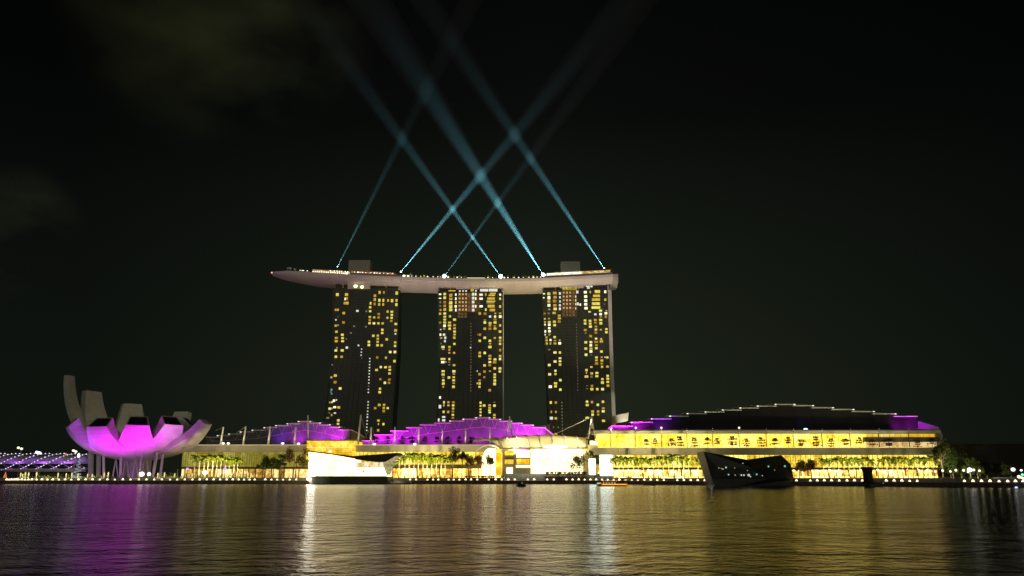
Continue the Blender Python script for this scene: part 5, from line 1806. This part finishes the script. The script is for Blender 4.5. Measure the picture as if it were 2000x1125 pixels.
MB().box(bx.x - 8.6, bx.x - 6.4, bx.y - 1.3, bx.y + 1.2, 1.2, 1.9).build('bow_deck', glow('pale lit bow', (.75, .78, .5), .8), ob)
lamp('boat_lamp', 'POINT', bx + Vector((0, -3.5, 2.6)), None, 300, (1.0, .5, .12), .3)
sb = thing('small_boat', 'small dark boat with a square cabin lying before the plaza steps', 'boat', Vector((W(1018, 951, 450).x, 450, 0)))
b = sb.location
m = MB(); hull(m, 5.6, 2.0, .8, sheer=.25); m.v = [v + b for v in m.v]; m.build('hull', M_DARKM, sb)
m = MB(); m.add([b + Vector(p) for p in ((-1.9, -.8, .7), (1.9, -.8, .7), (1.9, .8, .7), (-1.9, .8, .7), (-1.5, -.75, 2.6), (1.5, -.75, 2.6), (1.5, .75, 2.6), (-1.5, .75, 2.6))], [(0, 3, 2, 1), (4, 5, 6, 7), (0, 1, 5, 4), (1, 2, 6, 5), (2, 3, 7, 6), (3, 0, 4, 7)])
m.build('cabin', mat('dark cabin', (.04, .045, .03), .6), sb)
MB().box(b.x - 1.7, b.x + 1.7, b.y - .9, b.y + .9, 2.605, 2.75).build('roof', M_DARKM, sb)
MB().box(b.x + .1, b.x + 1.0, b.y - .82, b.y - .78, 1.5, 2.2).build('window', glow('dim cabin window', (.4, .42, .3), .35), sb)
MB().tube([b + Vector((2.9, 0, .9)), b + Vector((3.3, 0, 2.0))], .06, 4).build('post', M_WHITE, sb)
wb = thing('small_boat', 'small white motorboat at the bow foot of the dark pavilion', 'boat', Vector((W(1387, 954, 440).x, 440, 0)))
m = MB(); hull(m, 4.6, 1.6, .75, sheer=.3); m.v = [v + wb.location for v in m.v]; m.build('hull', mat('white boat hull', (.8, .8, .78), .35), wb)
MB().box(wb.location.x - .6, wb.location.x + .5, 439.6, 440.4, .7, 1.3).build('windscreen', mat('pale windscreen', (.4, .42, .42), .2), wb)
lamp('boat_lamp', 'POINT', wb.location + Vector((0, -3, 3)), None, 30, (1, 1, .9), .3)
pt = thing('pontoon', 'low dark floating pontoon at the quay between the orange boat and the dark pavilion', 'pontoon', Vector((W(1268, 951, 500).x, 500, 0)))
MB().box(pt.location.x - 3.6, pt.location.x + 3.6, 499, 503, -.3, .9).build('deck', M_DARKM, pt)
for i in range(5):
    x = pt.location.x - 3.4 + i * 1.7
    MB().tube([(x, 499.2, .9), (x, 499.2, 2.0)], .06, 4).build('rail_post', M_DARKM, pt)
MB().tube([(pt.location.x - 3.4, 499.2, 2.0), (pt.location.x + 3.4, 499.2, 2.0)], .05, 4).build('rail', M_DARKM, pt)
ld = thing('landing_stage', 'pale fenced landing stage at the right foot of the white pavilion', 'landing stage', Vector((W(785, 944, 580).x, 580, 0)))
lx = ld.location.x
MB().box(lx - 11, lx + 6, 578, 588, .6, 2.1).build('deck', M_CONC, ld)
for i in range(14):
    x = lx - 10.5 + i * 1.2
    MB().tube([(x, 577.9, -.4), (x, 577.9, 2.6)], .16, 5).build('pile', M_TRUNK, ld)
lamp('landing_glow', 'SPOT', (lx - 3, 574, 6), (lx - 3, 580, 1.5), 900, (1, .95, .75), .4, 110)

# ------------------------------------------------------------------ left shore: footbridge, planters, lit cone
BRY = 648.0
br = thing('helix_footbridge', 'purple lit tubular footbridge wrapped in slanting strings of white lights', 'footbridge', W(70, 918, BRY))
bx0, bx1 = W(-140, 902, BRY).x, W(172, 902, BRY).x
zc = zat(901.5, BRY); rr_ = (zat(887, BRY) - zat(917, BRY)) / 2
STL = mat('purple washed steel', (.42, .38, .48), .4, .2, .1, .4)
LTS = glow('bridge string light', (1.0, .82, 1.0), 1.15)
MB().box(bx0, bx1, BRY - 3, BRY + 3, zc - rr_ - .4, zc - rr_ + .4).build('deck', M_CONC, br)
mb = MB()
nx = 60
mb.strip([[Vector((bx0 + (bx1 - bx0) * i / nx, BRY + (rr_ - 1.2) * math.cos(a), zc + (rr_ - 1.2) * math.sin(a))) for a in [R(-20 + 200 * j / 10) for j in range(11)]] for i in range(nx + 1)])
mb.build('canopy', mat('perforated canopy', (.34, .30, .40), .6, 0, .3, .5), br)
pitch = 72.0
cnt = 0
for s4 in range(6):
    pts = []
    for i in range(0, 321):
        x = bx0 + (bx1 - bx0) * i / 320
        a = -2 * math.pi * (x / pitch) + s4 * math.pi / 3
        pts.append(Vector((x, BRY + rr_ * math.cos(a), zc + rr_ * math.sin(a))))
    MB().tube(pts, .22, 5).build('helix_tube', STL, br)
    for i in range(0, 321, 6):
        x = bx0 + (bx1 - bx0) * i / 320
        a = -2 * math.pi * (x / pitch) + s4 * math.pi / 3
        if math.cos(a) < .1 and x > W(-12, 902, BRY).x:
            cnt += 1
            q = Vector((x, BRY + (rr_ + .3) * math.cos(a), zc + (rr_ + .3) * math.sin(a)))
            if cnt <= 98:
                MB().ball(q, .50 if cnt % 5 else .66, .4, .44, 6, 4).build('string_light', LTS, br)
for px in (10, 55, 100, 150):
    lamp('bridge_lamp', 'SPOT', W(px, 912, BRY - 14), W(px, 900, BRY), 3800, (.50, .14, 1.0), .6, 130)
for px in (30, 80, 128):
    lamp('bridge_lamp', 'SPOT', W(px, 912, BRY), W(px, 900, BRY + 1.5), 6000, (.62, .2, 1.0), .6, 150)
o = MB().pbox(8, 160, 917.2, 921, 632, 6).build('quay_parapet', mat('grey purple parapet', (.28, .25, .27), .7), loc=W(80, 921, 632)); tag(o, 'grey parapet between the footbridge and the lit planters', 'parapet')
for px, py, px2, lab in ((42, 876.5, 36, 'twin headed street lamp above the middle of the footbridge'), (148, 882, 143.5, 'twin headed street lamp above the right end of the footbridge')):
    b = W(px, py, 700); g = Vector((b.x, b.y, 4.3))
    t = thing('street_lamp', lab, 'lamp', g, 'twin street lamps behind the footbridge')
    MB().tube([g, b], [.3, .18], 6).build('post', mat('lit lamp post', (.5, .42, .22), .5), t)
    MB().ball(b, 1.35, .8, .95).build('head', glow('street lamp head', (1, .95, .68), 1.6), t)
    b2 = W(px2, py - 2, 700); MB().tube([b, b2], .15, 4).build('arm', M_DARKM, t); MB().ball(b2, 1.3, .8, .95).build('head', MATS['street lamp head'], t)
b = W(75, 884.5, 690); g = Vector((b.x, b.y, 4.3))
t = thing('floodlight_mast', 'bluish white floodlight cluster above the middle of the footbridge', 'lamp', g)
MB().tube([g, b], .25, 6).build('post', M_DARKM, t)
for dx, dz, r in ((-1.3, .5, 1.3), (1.1, -.4, 1.7), (.2, .2, 1.3)):
    MB().ball(b + Vector((dx, -.3, dz)), r, .7, r * .8).build('head', glow('bluish flood head', (.82, .9, 1.0), 2.4), t)
b = W(129, 887, 690); g = Vector((b.x, b.y, 4.3))
t = thing('beacon_mast', 'small red beacon above the right part of the footbridge', 'lamp', g)
MB().tube([g, b], .15, 5).build('post', M_DARKM, t); MB().ball(b, 1.0, .6, .8).build('lens', glow('red beacon lens', (1, .25, .12), 1.2), t)
# lit wire cone with a white star
g = W(150, 924, 622); g.z = 4.3; tp_ = W(153.5, 890, 622)
t = thing('lit_cone_tree', 'pale wire cone wound with lights and topped by a glowing white ball', 'light sculpture', g)
mb = MB()
H_ = tp_.z - g.z
hel = [Vector((g.x + 3.1 * (1 - u) * math.cos(u * 40) + 1.0 * u, g.y + 3.1 * (1 - u) * math.sin(u * 40), g.z + H_ * u)) for u in [i / 150 for i in range(151)]]
mb.tube(hel, .11, 4); mb.build('light_spiral', glow('cone spiral light', (.65, .85, .80), .9), t)
for k in range(8):
    a = k * math.pi / 4
    MB().tube([Vector((g.x + 3.0 * math.cos(a), g.y + 3.0 * math.sin(a), g.z)), tp_], .07, 4).build('strut', M_DARKM, t)
MB().ball(tp_, 1.05, .8, 1.4).build('star', glow('white star ball', (1, 1, 1), 3.0), t)
MB().lathe((g.x, g.y, 0), [(3.3, g.z), (3.1, g.z + 1.0)], 12).build('base_ring', glow('bluish base ring', (.7, .78, 1.0), .9), t)
# orange lit tent at the far left
g = W(9.5, 934, 604); g.z = 2.3
t = thing('orange_tent', 'small glowing orange pointed tent at the left edge of the quay', 'tent', g)
MB().lathe((g.x, g.y, 0), [(1.7, 2.4), (1.5, 3.6), (.8, 6.2), (.1, 8.6)], 8).build('cloth', glow('orange tent cloth', (.95, .20, .07), .8, var=.3, scale=.6), t)
MB().tube([g + Vector((0, 0, 6)), g + Vector((0, 0, 7))], .08, 4).build('pole', M_DARKM, t)
# planted embankment with white uplit posts
PLT = mat('planter shrubs', (.10, .12, .02), .6, 0, .6, .6)
rq = random.Random(9)
mb = MB()
for i in range(2600):
    px = rq.uniform(38, 492)
    if 205 < px < 268 and rq.random() < .8:
        continue
    q = W(px, 930, 604.2 + rq.uniform(0, 3.5)); q.z = 3.6 + abs(rq.gauss(0, 1)) * 1.5
    k = rq.uniform(.25, .6)
    u = Vector((rq.gauss(0, 1), rq.gauss(0, 1), rq.gauss(0, 1))).normalized() * k; v = u.orthogonal().normalized() * k * .6
    mb.add([q + u, q + v, q - u, q - v], [(0, 1, 2, 3)])
o = mb.build('shrubbery', PLT); o['kind'] = 'stuff'
pp = thing('lit_post', 'x', 'lamp post', (0, 0, 0))
m = MB(); m.tube([(0, 0, 0), (0, 0, 2.2), (0, 0, 4.2), (0, 0, 5.4)], [.14, .2, .5, .25], 7); m.build('shade', glow('flame shaped shade', (1.0, .80, .30), 1.05), pp)
m = MB(); m.tube([(0, 0, -.6), (0, 0, .15)], .22, 6); m.build('foot', M_DARKM, pp)
PXL = [40, 44, 49, 55.5, 71, 113, 129, 140, 152, 171, 180, 203, 211, 272, 308, 321, 341, 375, 401, 428, 437, 452, 462, 472, 484, 490]
for i, px in enumerate(PXL):
    p = W(px, 930, 603.6); p.z = 2.6
    lab = nth(i + 1) + ' flame shaped white lit post from the left in the planter row before the footbridge and flower shaped building'
    lab = nth(i + 1) + ' flame shaped white lit post from the left in the quay planter row'
    sc = rq.uniform(.85, 1.12)
    if i == 0:
        pp.location = p; pp['label'] = lab; pp['group'] = 'lit posts in the quay planter'
    else:
        dup(pp, p, 0, sc, lab)['group'] = 'lit posts in the quay planter'
for px in range(48, 490, 22):
    if 205 < px < 268:
        continue
    lamp('planter_glow', 'SPOT', W(px, 931, 600.5) + Vector((0, 0, 1.2)), W(px, 928, 606), 2600, (1.0, .92, .40), .3, 130)
for px, py, r, lab in ((277, 926, 1.9, 'big white glare lamp under the flower shaped building'), (291, 926, 1.4, 'second white glare lamp under the flower shaped building'), (400, 923, 1.7, 'white glare lamp before the first palm row'), (366, 915.5, 1.0, 'violet lamp at the left end of the first palm row'), (439.5, 916, 1.3, 'violet lamp at the right end of the first palm row')):
    b = W(px, py, 602); g = Vector((b.x, b.y, 2.5))
    t = thing('glare_lamp', lab, 'lamp', g, 'bright lamps on the left promenade')
    MB().tube([g, b + Vector((0, .3, 0))], .1, 5).build('post', M_DARKM, t)
    MB().ball(b, r, .6, r * .85).build('lens', glow('violet lens', (.55, .25, 1.0), 1.8) if 'violet' in lab else glow('glare lens', (1, 1, .9), 3.0), t)
